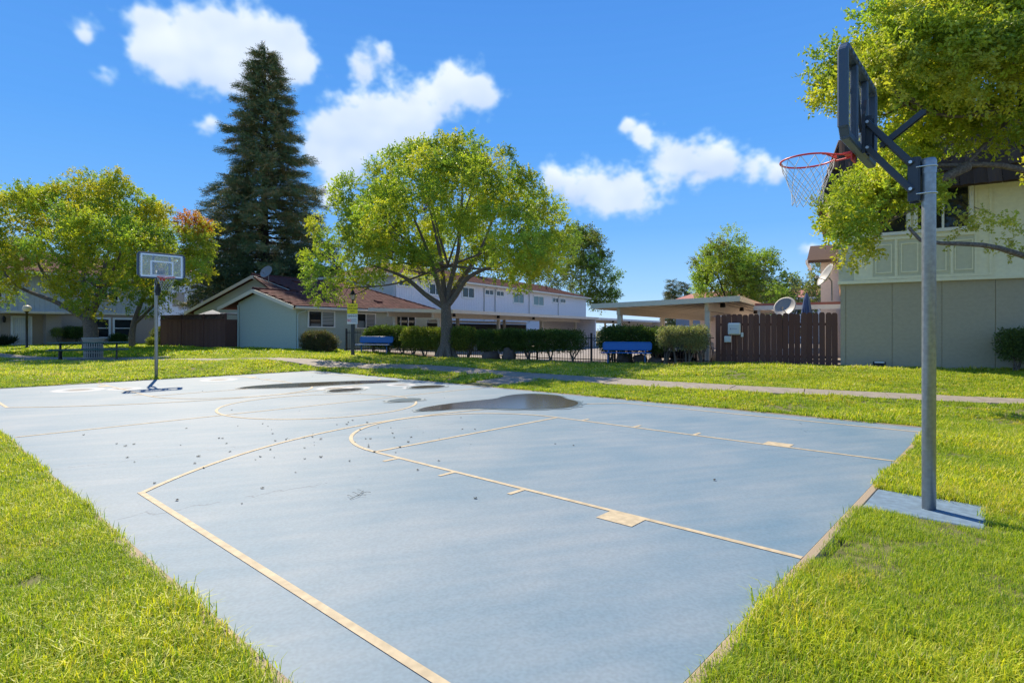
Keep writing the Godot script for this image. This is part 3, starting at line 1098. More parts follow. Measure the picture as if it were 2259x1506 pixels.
	tube(st, [Vector3(-5.05, 2.6, 0.07), Vector3(-5.0, 2.5, 0.07), Vector3(-5.0, 0.0, 0.07), Vector3(-5.1, -0.05, 0.12)], [0.045], 8)
	part(t, "downpipe", st, M.wall_green)
	var rt := Vector3(0, 0, -1)
	var ot := Vector3(1, 0, 0)
	window(t, Vector3(0.012, 1.77, -1.72), rt, ot, 1.95, 0.98, 2, 0.07, "pane", 0.9)
	window(t, Vector3(0.012, 1.72, -5.2), rt, ot, 1.7, 0.98, 2, 0.07, "pane", 0.9)
	window(t, Vector3(0.012, 1.62, -8.8), rt, ot, 2.3, 1.05, 3, 0.07, "pane", 0.0)
	for v in [[-6.2, -5.0, 4.33], [-1.6, -8.0, 2.98]]:
		st = new_st()
		box(st, Vector3(v[0], v[2] + 0.1, v[1]), Vector3(0.4, 0.2, 0.5), Basis(Vector3.BACK, -0.287), 0.03)
		part(t, "roof_vent", st, M.tile_red_1)
	st = new_st()
	tube(st, [Vector3(-6.5, 4.3, -6.6), Vector3(-6.5, 5.1, -6.6)], [0.17, 0.13], 12)
	part(t, "flue", st, M.pipe_red)
	# small patio cover left of the wing
	st = new_st()
	for i in 16:
		box(st, Vector3(-6.9 + 0.12 * i, 2.18, -0.9), Vector3(0.06, 0.05, 1.7))
	box(st, Vector3(-6.0, 2.12, -0.1), Vector3(2.0, 0.1, 0.06))
	part(t, "patio_cover", st, M.trim_white)
	var d := thing("satellite_dish", "grey satellite dish standing on the ridge of the bungalow roof", "satellite dish", grid_at(-5.7, 4.55, 2.4, 0.2))
	dish(d, 0.42)

func dish(d: Node3D, r: float) -> void:   # base at the origin, faces +z and a little up
	var st := new_st()
	tube(st, [Vector3(0, -0.25, -0.1), Vector3(0, 0.42, -0.1), Vector3(0, 0.55, 0.0)], [0.025], 8)
	part(d, "mast", st, M.dish)
	var sd := new_st()
	var prof := []
	for i in 7:
		var t := i / 6.0
		prof.append(Vector2(maxf(r * t, 0.0), r * 0.28 * t * t))
	for i in range(6, -1, -1):
		var t := i / 6.0
		prof.append(Vector2(maxf(r * t * 1.01, 0.0), r * 0.28 * t * t - 0.02))
	lathe(sd, prof, Vector3.ZERO, 28)
	var o := put(d, "reflector", mesh_of(sd), M.dish, Transform3D(Basis(Vector3.RIGHT, deg_to_rad(62)), Vector3(0, 0.6, 0.03)))
	st = new_st()
	tube(st, [Vector3(0, 0.45, 0.05), Vector3(0, 0.55, r * 0.9)], [0.015], 6)
	box(st, Vector3(0, 0.58, r * 0.9), Vector3(0.07, 0.09, 0.1))
	part(d, "feed_arm", st, M.dish)

# ------------------------------------------------------------------ the long lavender apartment house
func build_apartment() -> void:
	var t := thing("apartment_house", "long two storey lavender apartment house with vertical siding and red roof", "apartment house", grid_at(-5.77, 0.05, 14.2))
	solid(t, "wall", Vector3(-10.0, -0.2, -40.0), Vector3(0, 6.0, 0), M.siding_lavender)
	siding(t, "front_boards", Vector3(0, 2.5, -0.02), Vector3(0, 0, -1), Vector3(1, 0, 0), 39.9, 3.5, 0.30, M.siding_lavender)
	siding(t, "end_boards", Vector3(-10.0, 2.5, 0), Vector3(1, 0, 0), Vector3(0, 0, 1), 9.98, 3.5, 0.30, M.siding_blue)
	roof_slab(t, "roof", [Vector3(0.5, 6.06, 0.5), Vector3(0.5, 6.06, -40.5), Vector3(-4.8, 7.7, -35.0), Vector3(-4.8, 7.7, -4.5)], 0.1, M.tile_red_1)
	roof_slab(t, "roof", [Vector3(-10.5, 6.06, 0.5), Vector3(0.5, 6.06, 0.5), Vector3(-4.8, 7.7, -4.5)], 0.1, M.tile_red_1)
	roof_slab(t, "roof", [Vector3(0.5, 6.06, -40.5), Vector3(-10.5, 6.06, -40.5), Vector3(-4.8, 7.7, -35.0)], 0.1, M.tile_red_1)
	var up := Vector3(-5.3, 1.64, 0).normalized()
	tiles(t, Vector3(0.52, 6.06, 0.5), Vector3(0, 0, -1), up, 41.0, 5.55, 0.42, 0.36, "red", 0, func(u, v): return u > v * 0.9 and u < 41.0 - v * 0.95)
	var st := new_st()
	box(st, Vector3(0.56, 5.99, -20.0), Vector3(0.13, 0.2, 41.1), Basis(), 0.03)
	box(st, Vector3(-5.0, 5.99, 0.56), Vector3(11.2, 0.2, 0.1))
	part(t, "gutter", st, M.trim_cream)
	solid(t, "soffit", Vector3(0.02, 5.9, -40.3), Vector3(0.5, 5.95, 0.4), M.trim_cream)
	for w in [[0.4, 2.0, 5.76, 5.1, 2], [4.4, 6.3, 5.71, 4.60, 2], [9.4, 11.6, 5.74, 4.60, 2], [13.4, 15.2, 5.75, 5.08, 2], [15.6, 17.3, 5.75, 5.06, 2], [19.2, 21.7, 5.72, 4.49, 2], [23.9, 26.7, 5.68, 4.42, 2], [29.0, 30.8, 5.7, 4.96, 2], [31.2, 33.0, 5.7, 4.99, 2]]:
		window(t, Vector3(0.026, (w[2] + w[3]) * 0.5 - 0.05, -(w[0] + w[1]) * 0.5), Vector3(0, 0, -1), Vector3(1, 0, 0), w[1] - w[0], w[2] - w[3], 2, 0.13, "pane_teal" if w[2] - w[3] > 1.2 else "pane")
	for p in [0.05, 13.3, 15.4, 22.9, 30.7]:
		st = new_st()
		tube(st, [Vector3(0.5, 5.92, -p), Vector3(0.1, 5.7, -p), Vector3(0.1, 2.4, -p)], [0.05], 8)
		part(t, "downpipe", st, M.siding_blue)
	for p in [[-2.2, -12.0], [-1.5, -18.0], [-2.4, -26.5], [-1.3, -30.0], [-2.0, -34.0]]:
		st = new_st()
		tube(st, [Vector3(p[0], 6.5, p[1]), Vector3(p[0], 7.25, p[1])], [0.07], 8)
		part(t, "vent_pipe", st, M.tile_red_2)

# ------------------------------------------------------------------ the two-storey house on the left
func build_left_house() -> void:
	var t := thing("townhouse", "two storey townhouse with blue grey siding over taupe stucco and white security door", "house", grid_at(-22.8, 0.38, -9.0))
	# local: front wall at x 0 facing +x; z runs from 0 (near the street) to -13.6
	solid(t, "wall", Vector3(-9.0, -0.2, -13.7), Vector3(0, 5.2, 0), M.stucco_taupe)
	siding(t, "front_boards", Vector3(0.0, 2.42, 0), Vector3(0, 0, -1), Vector3(1, 0, 0), 13.68, 2.78, 0.3, M.siding_blue)
	siding(t, "end_boards", Vector3(-9.0, 2.42, -13.7), Vector3(-1, 0, 0) * -1.0, Vector3(0, 0, -1), 9.0, 2.78, 0.3, M.siding_blue)
	roof_slab(t, "roof", [Vector3(0.6, 5.15, 0.5), Vector3(0.6, 5.15, -14.3), Vector3(-4.5, 7.0, -14.3), Vector3(-4.5, 7.0, 0.5)], 0.12, M.tile_red_1)
	roof_slab(t, "roof", [Vector3(-4.5, 7.0, 0.5), Vector3(-4.5, 7.0, -14.3), Vector3(-9.6, 5.15, -14.3), Vector3(-9.6, 5.15, 0.5)], 0.12, M.tile_red_1)
	tiles(t, Vector3(0.62, 5.15, 0.5), Vector3(0, 0, -1), Vector3(-5.1, 1.85, 0).normalized(), 14.8, 5.4, 0.42, 0.36, "red", 0, func(u, v): return true)
	solid(t, "gutter", Vector3(0.56, 4.98, -14.3), Vector3(0.7, 5.16, 0.5), M.trim_cream)
	solid(t, "belt_board", Vector3(0.03, 2.3, -13.75), Vector3(0.12, 2.45, -6.87), M.trim_cream)
	# porch: a shallow projection with a flat ledge
	solid(t, "porch_pier", Vector3(0.0, -0.2, -6.85), Vector3(0.55, 2.25, -5.95), M.stucco_taupe)
	solid(t, "porch_roof", Vector3(0.0, 2.25, -6.9), Vector3(0.95, 2.43, -3.6), M.trim_cream, 0.02)
	solid(t, "belt_board", Vector3(0.03, 2.25, -3.58), Vector3(0.13, 2.42, 0), M.trim_cream)
	# white security door: frame, panel and bars
	var st := new_st()
	for zz in [-4.23, -5.28]:
		box(st, Vector3(0.05, 1.03, zz), Vector3(0.1, 2.1, 0.1))
	box(st, Vector3(0.05, 2.05, -4.755), Vector3(0.1, 0.1, 0.95))
	var door := part(t, "door", st, M.trim_white)
	solid(door, "panel", Vector3(0.012, 0.0, -5.22), Vector3(0.03, 2.0, -4.29), M.door_white)
	for i in 8:
		st = new_st()
		box(st, Vector3(0.05, 1.0, -4.36 - i * 0.113), Vector3(0.018, 1.98, 0.018))
		part(door, "bar", st, M.trim_white)
	for y in [0.5, 1.0, 1.5]:
		st = new_st()
		box(st, Vector3(0.062, y, -4.755), Vector3(0.018, 0.03, 0.9))
		part(door, "bar", st, M.trim_white)
	st = new_st()
	box(st, Vector3(0.07, 1.0, -4.34), Vector3(0.05, 0.1, 0.04))
	part(door, "handle", st, M.bolt)
	for w in [[-9.45, 1.5, 1.55], [-11.1, 1.5, 1.55]]:
		window(t, Vector3(0.0, 1.28, w[0]), Vector3(0, 0, -1), Vector3(1, 0, 0), 1.5, 1.6, 1, 0.13)
		st = new_st()
		box(st, Vector3(0.05, 1.28, w[0]), Vector3(0.06, 0.06, 1.3))
		part(t, "sash_bar", st, M.trim_white)
	window(t, Vector3(0.0, 1.2, -3.0), Vector3(0, 0, -1), Vector3(1, 0, 0), 1.2, 1.6, 1, 0.16)
	window(t, Vector3(0.026, 3.6, -3.1), Vector3(0, 0, -1), Vector3(1, 0, 0), 1.5, 1.2, 2, 0.16)
	window(t, Vector3(0.026, 3.9, -10.0), Vector3(0, 0, -1), Vector3(1, 0, 0), 1.6, 1.1, 2, 0.1)
	var l := thing("wall_lantern", "small black wall lantern beside the white security door", "lantern", grid_at(-22.8, 2.25, -5.2))
	st = new_st()
	lathe(st, [Vector2(0, 0.2), Vector2(0.1, 0.1), Vector2(0.1, 0.05), Vector2(0.07, -0.2), Vector2(0, -0.25)], Vector3(0.14, 0, 0), 8)
	part(l, "lamp", st, M.iron)
	st = new_st()
	tube(st, [Vector3(0, 0.1, 0), Vector3(0.08, 0.24, 0), Vector3(0.14, 0.18, 0)], [0.015], 6)
	part(l, "bracket", st, M.iron)

# ------------------------------------------------------------------ the cream and olive house on the right
func build_right_house() -> void:
	var t := thing("corner_house", "two storey house, cream panels above olive siding, brown mansard tiles", "house", grid_at(25.65, 0.3, 0.74))
	var L := 14.0
	solid(t, "lower_wall", Vector3(0.06, -0.4, -9.0), Vector3(L, 2.74, 0.0), M.siding_olive)
	siding(t, "lower_boards", Vector3(0.20, -0.1, 0), Vector3(1, 0, 0), Vector3(0, 0, 1), L - 0.2, 2.80, 1.22, M.siding_olive)
	solid(t, "corner_board", Vector3(0.05, -0.3, -0.1), Vector3(0.19, 2.72, 0.03), M.siding_olive)
	solid(t, "upper_wall", Vector3(0.0, 2.74, -9.0), Vector3(L, 5.6, 0.10), M.siding_cream)
	solid(t, "corner_panel", Vector3(-0.004, 2.76, -0.2), Vector3(0.42, 5.58, 0.112), M.siding_sage)
	solid(t, "ledge", Vector3(-0.03, 2.68, 0.0), Vector3(L, 2.78, 0.15), M.siding_cream)
	# panelled bay
	for x in [0.46, 0.90, 1.55, 2.24, 2.94, 3.50, 3.84]:
		solid(t, "batten", Vector3(x - 0.035, 2.79, 0.1), Vector3(x + 0.035, 4.02 if x > 1.0 and x < 3.0 else 5.58, 0.135), M.siding_cream)
	solid(t, "rail", Vector3(0.44, 2.79, 0.1), Vector3(3.86, 2.87, 0.14), M.siding_cream)
	solid(t, "rail", Vector3(0.92, 4.02, 0.1), Vector3(3.48, 4.10, 0.145), M.siding_cream)
	for x in [1.225, 1.895, 2.59, 3.22]:
		solid(t, "panel", Vector3(x - 0.29, 2.89, 0.1), Vector3(x + 0.29, 4.0, 0.112), M.siding_sage)
		var st0 := new_st()
		for q in [[0, 0.44, 0.44, 0.035], [0, -0.44, 0.44, 0.035], [0.205, 0, 0.035, 0.845], [-0.205, 0, 0.035, 0.845]]:
			box(st0, Vector3(x + q[0], 3.44 + q[1], 0.118), Vector3(q[2], q[3], 0.03))
		part(t, "moulding", st0, M.siding_cream)
	window(t, Vector3(2.72, 4.88, 0.1), Vector3(1, 0, 0), Vector3(0, 0, 1), 1.45, 1.42, 2, 0.10)
	window(t, Vector3(1.45, 4.68, 0.1), Vector3(1, 0, 0), Vector3(0, 0, 1), 0.95, 1.05, 1, 0.10)
	window(t, Vector3(9.0, 4.8, 0.1), Vector3(1, 0, 0), Vector3(0, 0, 1), 1.8, 1.3, 2, 0.10)
	# mansard: steep tiled skirt round the top
	roof_slab(t, "mansard", [Vector3(-0.48, 5.42, 0.62), Vector3(L + 0.5, 5.42, 0.62), Vector3(L + 0.1, 7.6, -0.35), Vector3(0.1, 7.6, -0.35)], 0.05, M.tile_brown_3)
	roof_slab(t, "mansard", [Vector3(-0.48, 5.42, -9.5), Vector3(-0.48, 5.42, 0.62), Vector3(0.1, 7.6, -0.35), Vector3(0.1, 7.6, -9.5)], 0.05, M.tile_brown_3)
	solid(t, "flat_roof", Vector3(0.1, 7.45, -9.5), Vector3(L, 7.58, -0.35), M.tile_brown_3)
	solid(t, "soffit", Vector3(-0.4, 5.5, -9.0), Vector3(L, 5.56, 0.56), M.siding_cream)
	tiles(t, Vector3(-0.48, 5.40, 0.64), Vector3(1, 0, 0), Vector3(0, 2.18, -0.97).normalized(), 9.5, 2.4, 0.32, 0.56, "brown", 112, func(u, v): return u > 0.1 + v * 0.22)
	tiles(t, Vector3(-0.50, 5.40, 0.62), Vector3(0, 0, -1), Vector3(0.58, 2.18, 0).normalized(), 9.0, 2.25, 0.32, 0.56, "brown", 80, func(u, v): return u > 0.1 + v * 0.4)
	var st := new_st()
	tube(st, [Vector3(3.0, 5.3, 0.14), Vector3(3.3, 4.9, 0.17), Vector3(3.9, 4.55, 0.14)], [0.008], 5)
	part(t, "cable", st, M.iron)
	# rear wing, lower eave, seen past the corner
	var w := thing("rear_wing_house", "pale pink rear house wall with white eave behind the fence", "house", grid_at(25.2, 0.2, 9.0))
	solid(w, "wall", Vector3(-0.3, -0.2, -6.0), Vector3(5.0, 4.55, 0.0), M.wall_pink)
	roof_slab(w, "roof", [Vector3(-0.85, 4.5, 0.4), Vector3(5.0, 4.5, 0.4), Vector3(5.0, 5.6, -3.0), Vector3(-0.85, 5.6, -3.0)], 0.14, M.tile_brown_1)
	solid(w, "eave_board", Vector3(-0.9, 4.36, -3.0), Vector3(-0.8, 4.52, 0.45), M.trim_white)
	var pc := thing("patio_roof", "low rust brown patio roof with white fascia behind the board fence", "patio roof", grid_at(22.7, 0.25, 4.0))
	solid(pc, "roof", Vector3(0, 2.22, -2.8), Vector3(3.4, 2.32, 0.0), M.pipe_red)
	solid(pc, "fascia", Vector3(-0.04, 2.05, 0.0), Vector3(3.4, 2.22, 0.05), M.trim_white)
	for x in [0.15, 3.2]:
		solid(pc, "post", Vector3(x - 0.05, -0.1, -0.15), Vector3(x + 0.05, 2.05, -0.05), M.trim_white)
	var d := thing("satellite_dish", "pale satellite dish fixed to the outer corner of the cream house", "satellite dish", grid_at(25.35, 2.75, 1.6, -1.2))
	dish(d, 0.42)
	d = thing("satellite_dish", "large grey satellite dish showing above the board fence", "satellite dish", grid_at(23.95, 1.72, 2.6, -0.35))
	dish(d, 0.40)
	var f := thing("floodlight", "small black floodlight on the ground against the olive wall", "floodlight", grid_at(26.75, 0.29, 0.35))
	st = new_st()
	box(st, Vector3(0, 0.13, 0), Vector3(0.34, 0.17, 0.12), Basis(Vector3.RIGHT, -0.5), 0.02)
	part(f, "housing", st, M.iron)
	st = new_st()
	box(st, Vector3(0, 0.19, 0.04), Vector3(0.26, 0.03, 0.04), Basis(Vector3.RIGHT, -0.5))
	part(f, "glass", st, M.board_white)
	st = new_st()
	box(st, Vector3(0, 0.02, 0), Vector3(0.1, 0.07, 0.08))
	part(f, "foot", st, M.iron)

# ------------------------------------------------------------------ buildings far behind
func build_far_buildings() -> void:
	var t := thing("slate_apartment_house", "distant slate grey apartment house with white windows and orange tiled roof", "apartment house", grid_at(17.0, 0.0, 46.0))
	solid(t, "wall", Vector3(-8.0, 0, -9.0), Vector3(24.0, 5.0, 0.0), M.siding_slate)
	roof_slab(t, "roof", [Vector3(-8.5, 4.95, 0.5), Vector3(24.5, 4.95, 0.5), Vector3(22.5, 6.2, -4.5), Vector3(-6.5, 6.2, -4.5)], 0.15, M.pipe_red)
	solid(t, "gutter", Vector3(-8.5, 4.78, 0.45), Vector3(24.5, 4.96, 0.6), M.trim_white)
	for i in 8:
		var x := -6.3 + i * 3.9
		for y in [1.35, 3.7]:
			window(t, Vector3(x, y, 0.0), Vector3(1, 0, 0), Vector3(0, 0, 1), 1.9, 1.4, 2, 0.2)
	for i in 5:
		solid(t, "white_bay", Vector3(-4.6 + i * 5.6, 0.2, 0.0), Vector3(-3.9 + i * 5.6, 4.7, 0.15), M.trim_white)
	for p in [[-3.0, -2.5], [8.0, -2.2], [10.0, -2.6], [12.0, -2.0]]:
		var st := new_st()
		tube(st, [Vector3(p[0], 5.4, p[1]), Vector3(p[0], 6.6, p[1])], [0.12], 8)
		part(t, "vent_pipe", st, M.tile_brown_1)
	var w := thing("white_house", "pale lavender house with one white framed window behind the lattice fence", "house", grid_at(-41.0, 0.4, 14.0))
	solid(w, "wall", Vector3(0, -0.2, -9.0), Vector3(13.5, 5.4, 0.0), M.siding_lavender)
	var st := new_st()
	prism(st, [Vector2(0, 5.4), Vector2(13.5, 5.4), Vector2(6.7, 7.4)], -9.0, -0.02)
	part(w, "gable", st, M.siding_lavender)
	roof_slab(w, "roof", [Vector3(6.7, 7.55, 0.4), Vector3(6.7, 7.55, -9.0), Vector3(-0.6, 5.35, -9.0), Vector3(-0.6, 5.35, 0.4)], 0.15, M.tile_red_1)
	roof_slab(w, "roof", [Vector3(14.1, 5.35, 0.4), Vector3(14.1, 5.35, -9.0), Vector3(6.7, 7.55, -9.0), Vector3(6.7, 7.55, 0.4)], 0.15, M.tile_red_1)
	window(w, Vector3(6.7, 4.25, 0.0), Vector3(1, 0, 0), Vector3(0, 0, 1), 1.0, 1.4, 2, 0.14)
	solid(w, "brown_bay", Vector3(3.4, 3.7, 0.0), Vector3(5.6, 5.2, 0.06), M.stucco_taupe)
	window(w, Vector3(10.5, 3.1, 0.0), Vector3(1, 0, 0), Vector3(0, 0, 1), 1.6, 1.3, 2, 0.14)

# ------------------------------------------------------------------ carports
func carport(called: String, label: String, at: Transform3D, x0: float, x1: float, len: float, y0: float, y1: float, rows: Array, posts: Array, fascia: Material) -> Node3D:
	# roof between x0 (height y0) and x1 (height y1), running from z 0 back to -len; rows: x of each beam
	var t := thing(called, label, "carport", at)
	roof_slab(t, "roof", [Vector3(x0, y0, 0), Vector3(x1, y1, 0), Vector3(x1, y1, -len), Vector3(x0, y0, -len)], 0.06, M.soffit)
	var st := new_st()
	var dx := Vector3(x1 - x0, y1 - y0, 0).normalized()
	box(st, Vector3((x0 + x1) * 0.5, (y0 + y1) * 0.5 - 0.07, 0.025), Vector3(x1 - x0 + 0.1, 0.2, 0.05), Basis(Vector3.BACK, atan2(dx.y, dx.x)))
	part(t, "fascia", st, fascia)
	for e in [[x0, y0, -0.03], [x1, y1, 0.03]]:
		st = new_st()
		box(st, Vector3(e[0] + e[2], e[1] - 0.07, -len * 0.5), Vector3(0.05, 0.2, len), Basis())
		part(t, "fascia", st, fascia)
	# folded steel deck under the roof
	st = new_st()
	for i in int(absf(x1 - x0) / 0.4):
		var x := x0 + 0.3 + i * 0.4
		var y := lerpf(y0, y1, (x - x0) / (x1 - x0))
		box(st, Vector3(x, y - 0.08, -len * 0.5), Vector3(0.06, 0.04, len - 0.2))
	part(t, "deck_ribs", st, M.soffit)
	for r in rows:
		var y := lerpf(y0, y1, (r - x0) / (x1 - x0)) - 0.11
		solid(t, "beam", Vector3(r - 0.07, y - 0.34, -len + 0.3), Vector3(r + 0.07, y, -0.35), M.trim_cream)
		for z in posts:
			solid(t, "post", Vector3(r - 0.09, -0.1, -z - 0.09), Vector3(r + 0.09, y - 0.34, -z + 0.09), M.trim_cream)
	for i in 3:
		st = new_st()
		tube(st, [Vector3(rows[-1] + 0.3, y1 - 0.12, -2.0 - i * 5.0), Vector3(rows[-1] + 0.3, y1 - 0.3, -2.0 - i * 5.0)], [0.09, 0.11], 10)
		part(t, "ceiling_lamp", st, M.iron)
	return t

func build_carports() -> void:
	var a := carport("carport", "long flat roofed carport in front of the lavender apartment house", grid_at(0, 0.05, 4.48), 1.03, 7.26, 21.5, 2.77, 2.55, [2.2, 5.6], [1.0, 7.5, 13.9, 20.3], M.trim_cream)
	solid(a, "end_wall", Vector3(1.6, -0.1, -21.4), Vector3(7.1, 2.5, -21.2), M.siding_lavender)
	solid(a, "back_fence", Vector3(1.3, -0.1, -19.0), Vector3(1.42, 1.95, -5.2), M.iron)
	solid(a, "white_rail", Vector3(1.28, 2.0, -19.0), Vector3(1.44, 2.16, -5.2), M.trim_white)
	var b := carport("carport", "second stretch of flat carport roof continuing the long one", grid_at(0, 0.05, 26.4), 1.03, 7.26, 22.0, 2.75, 2.53, [2.2, 5.6], [1.5, 8.0, 14.5], M.trim_white)
	solid(b, "end_wall", Vector3(1.6, -0.1, -21.9), Vector3(7.1, 2.5, -21.7), M.siding_lavender)
	var c := carport("carport", "carport with sloping cream roof next to the brown board fence", grid_at(0, 0.05, 1.23), 16.8, 22.5, 20.0, 2.50, 2.66, [17.8, 21.3], [0.57, 7.0, 13.4], M.trim_cream)
	solid(c, "back_wall", Vector3(17.0, -0.1, -19.9), Vector3(22.2, 2.4, -19.7), M.wall_pink)

# ------------------------------------------------------------------ fences
func build_fences() -> void:
	# brown board fence beside the cream house: scalloped boards, each with its own tilt
	var t := thing("board_fence", "dark brown fence of dog eared boards joining the olive wall", "fence", grid_at(21.78, 0.24, 0.78))
	var meshes := []
	for k in 3:
		var st := new_st()
		var w := 0.172
		var h := 1.80 + 0.015 * k
		prism(st, [Vector2(-w / 2, -0.06), Vector2(w / 2, -0.06), Vector2(w / 2, h - 0.07), Vector2(w / 2 - 0.012, h - 0.03), Vector2(w / 2 - 0.045, h), Vector2(-w / 2 + 0.045, h), Vector2(-w / 2 + 0.012, h - 0.03), Vector2(-w / 2, h - 0.07)], -0.011, 0.011)
		meshes.append(mesh_of(st))
	for i in 21:
		var xf := Transform3D(Basis(Vector3.BACK, rng.randf_range(-0.006, 0.006)), Vector3(0.09 + i * 0.1835, 0.0 + rng.randf_range(-0.012, 0.012) + 0.0008 * i, rng.randf_range(-0.004, 0.004)))
		put(t, "board", meshes[rng.randi() % 3], M.fence_brown if rng.randf() < 0.6 else M.fence_brown_b, xf)
	for y in [0.35, 1.45]:
		solid(t, "rail", Vector3(0.0, y - 0.045, -0.06), Vector3(3.84, y + 0.045, -0.016), M.fence_brown)
	for x in [0.06, 1.95, 3.78]:
		solid(t, "post", Vector3(x - 0.045, -0.3, -0.155), Vector3(x + 0.045, 1.7, -0.062), M.fence_brown)
	# meter boxes on it
	var b := thing("meter_box", "large pale grey utility box mounted on the brown board fence", "utility box", grid_at(22.43, 1.54, 0.70))
	var st := new_st()
	box(st, Vector3(0, 0, 0), Vector3(0.42, 0.42, 0.13), Basis(), 0.03)
	part(b, "case", st, M.box_edge)
	st = new_st()
	box(st, Vector3(0.01, -0.01, 0.068), Vector3(0.35, 0.33, 0.012), Basis(), 0.004)
	part(b, "cover", st, M.box_grey)
	st = new_st()
	for e in [[-0.115, 0.013, 0.03, 0.022], [-0.115, -0.016, 0.03, 0.022], [0.01, 0.0, 0.19, 0.01]]:
		box(st, Vector3(e[0], e[1], 0.0755), Vector3(e[2], e[3], 0.003))
	part(b, "emblem", st, M.ink_blue)
	st = new_st()
	tube(st, [Vector3(0.0, -0.2, -0.02), Vector3(-0.01, -1.3, -0.02)], [0.014], 8)
	part(b, "conduit", st, M.fence_brown_b)
	b = thing("junction_box", "square pale blue grey junction box below the utility box", "utility box", grid_at(22.21, 1.17, 0.71))
	st = new_st()
	box(st, Vector3.ZERO, Vector3(0.23, 0.22, 0.1), Basis(), 0.012)
	part(b, "case", st, M.box_edge)
	st = new_st()
	box(st, Vector3(0, 0, 0.05), Vector3(0.185, 0.175, 0.012))
	part(b, "cover", st, M.box_grey)
	b = thing("outlet_box", "tiny white outlet box at the corner of the utility box", "utility box", grid_at(22.69, 1.33, 0.72))
	st = new_st()
	box(st, Vector3.ZERO, Vector3(0.085, 0.15, 0.07), Basis(), 0.01)
	part(b, "case", st, M.box_edge)
	st = new_st()
	box(st, Vector3(0, 0.02, 0.036), Vector3(0.06, 0.07, 0.01))
	part(b, "lid", st, M.box_grey)
	# brown privacy fence with a lattice top
	t = thing("lattice_fence", "tall dark brown panel fence with lattice top beside the grey green gable", "fence", grid_at(-12.0, 0.40, -0.78))
	for k in 3:
		var x0: float = [0.0, 2.4, 4.75][k]
		var x1: float = [2.35, 4.7, 6.85][k]
		var n := int((x1 - x0) / 0.145)
		for i in n:
			st = new_st()
			var w := (x1 - x0) / n
			box(st, Vector3(x0 + w * (i + 0.5), 0.84, rng.randf_range(-0.003, 0.003)), Vector3(w - 0.004, 1.76, 0.02))
			part(t, "board", st, M.fence_brown if rng.randf() < 0.5 else M.fence_brown_b)
		st = new_st()
		for i in int((x1 - x0) / 0.075) + 3:
			for sg in [-1.0, 1.0]:
				var cx: float = x0 + i * 0.075
				var a := Vector3(clampf(cx - 0.12 * sg, x0, x1), 1.76, 0.004 * sg)
				var e := Vector3(clampf(cx + 0.12 * sg, x0, x1), 2.0, 0.004 * sg)
				if absf(a.x - e.x) > 0.05:
					beam(st, a, e, 0.028, 0.007)
		part(t, "lattice", st, M.lattice_brown)
		solid(t, "cap_rail", Vector3(x0, 2.0, -0.035), Vector3(x1, 2.05, 0.035), M.fence_brown)
		solid(t, "mid_rail", Vector3(x0, 1.70, 0.012), Vector3(x1, 1.77, 0.04), M.fence_brown)
		solid(t, "post", Vector3(x1 - 0.02, -0.2, -0.05), Vector3(x1 + 0.07, 2.07, 0.045), M.fence_brown)
	for i in 6:
		st = new_st()
		box(st, Vector3(6.9, 0.84, -0.07 - i * 0.13), Vector3(0.02, 1.76, 0.125))
		part(t, "board", st, M.fence_brown)
	solid(t, "cap_rail", Vector3(6.86, 2.0, -0.8), Vector3(6.94, 2.05, -0.04), M.fence_brown)
	var g := thing("patio_canopy", "small dark peaked canopy just above the lattice fence", "canopy", grid_at(-9.6, 0.4, 1.2))
	st = new_st()
	lathe(st, [Vector2(1.05, 2.0), Vector2(1.0, 2.08), Vector2(0.5, 2.26), Vector2(0, 2.42)], Vector3.ZERO, 4, false)
	part(g, "cloth", st, M.siding_slate)
	for s in [[-0.7, 0.0], [0.7, 0.0], [0.0, 0.7], [0.0, -0.7]]:
		st = new_st()
		tube(st, [Vector3(s[0], -0.1, s[1]), Vector3(s[0], 2.1, s[1])], [0.025], 6)
		part(g, "pole", st, M.iron)
	# black iron railing along the planting bed, in bays
	var bays := [[2.9, 5.9], [5.9, 8.9], [8.9, 11.9], [11.9, 14.4], [14.4, 16.9], [16.9, 17.9], [17.9, 20.0], [20.0, 21.7]]
	for k in bays.size():
		var f := thing("iron_railing", ["black iron picket railing behind the blue bench under the lamp sign", "black iron picket railing behind the lit end of the hedge", "black iron picket railing behind the big trunk", "black iron picket railing behind the pair of boulders", "black iron picket railing under the long dark hedge", "short black iron railing bay standing open between two hedges", "black iron picket railing behind the blue bench with boulders", "black iron picket railing ending at the brown board fence"][k], "railing", grid_at(bays[k][0], 0.0, 0.9), "iron railing bays along the drive")
		var L: float = bays[k][1] - bays[k][0]
		var p0 := G(bays[k][0], 0, 0.9)
		f.position.y = terrain(p0.x, p0.z) + 0.0
		var n := int(L / 0.115)
		st = new_st()
		box(st, Vector3(0, 0.55, 0), Vector3(0.016, 1.13, 0.016))
		var pick := mesh_of(st)
		for i in range(1, n):
			put(f, "picket", pick, M.iron, Transform3D(Basis(), Vector3(L * i / n, 0.02, 0)))
		for y in [0.14, 1.0]:
			solid(f, "rail", Vector3(0, y - 0.018, -0.018), Vector3(L, y + 0.018, 0.018), M.iron)
		solid(f, "post", Vector3(-0.035, -0.1, -0.035), Vector3(0.035, 1.22, 0.035), M.iron)
	st = new_st()

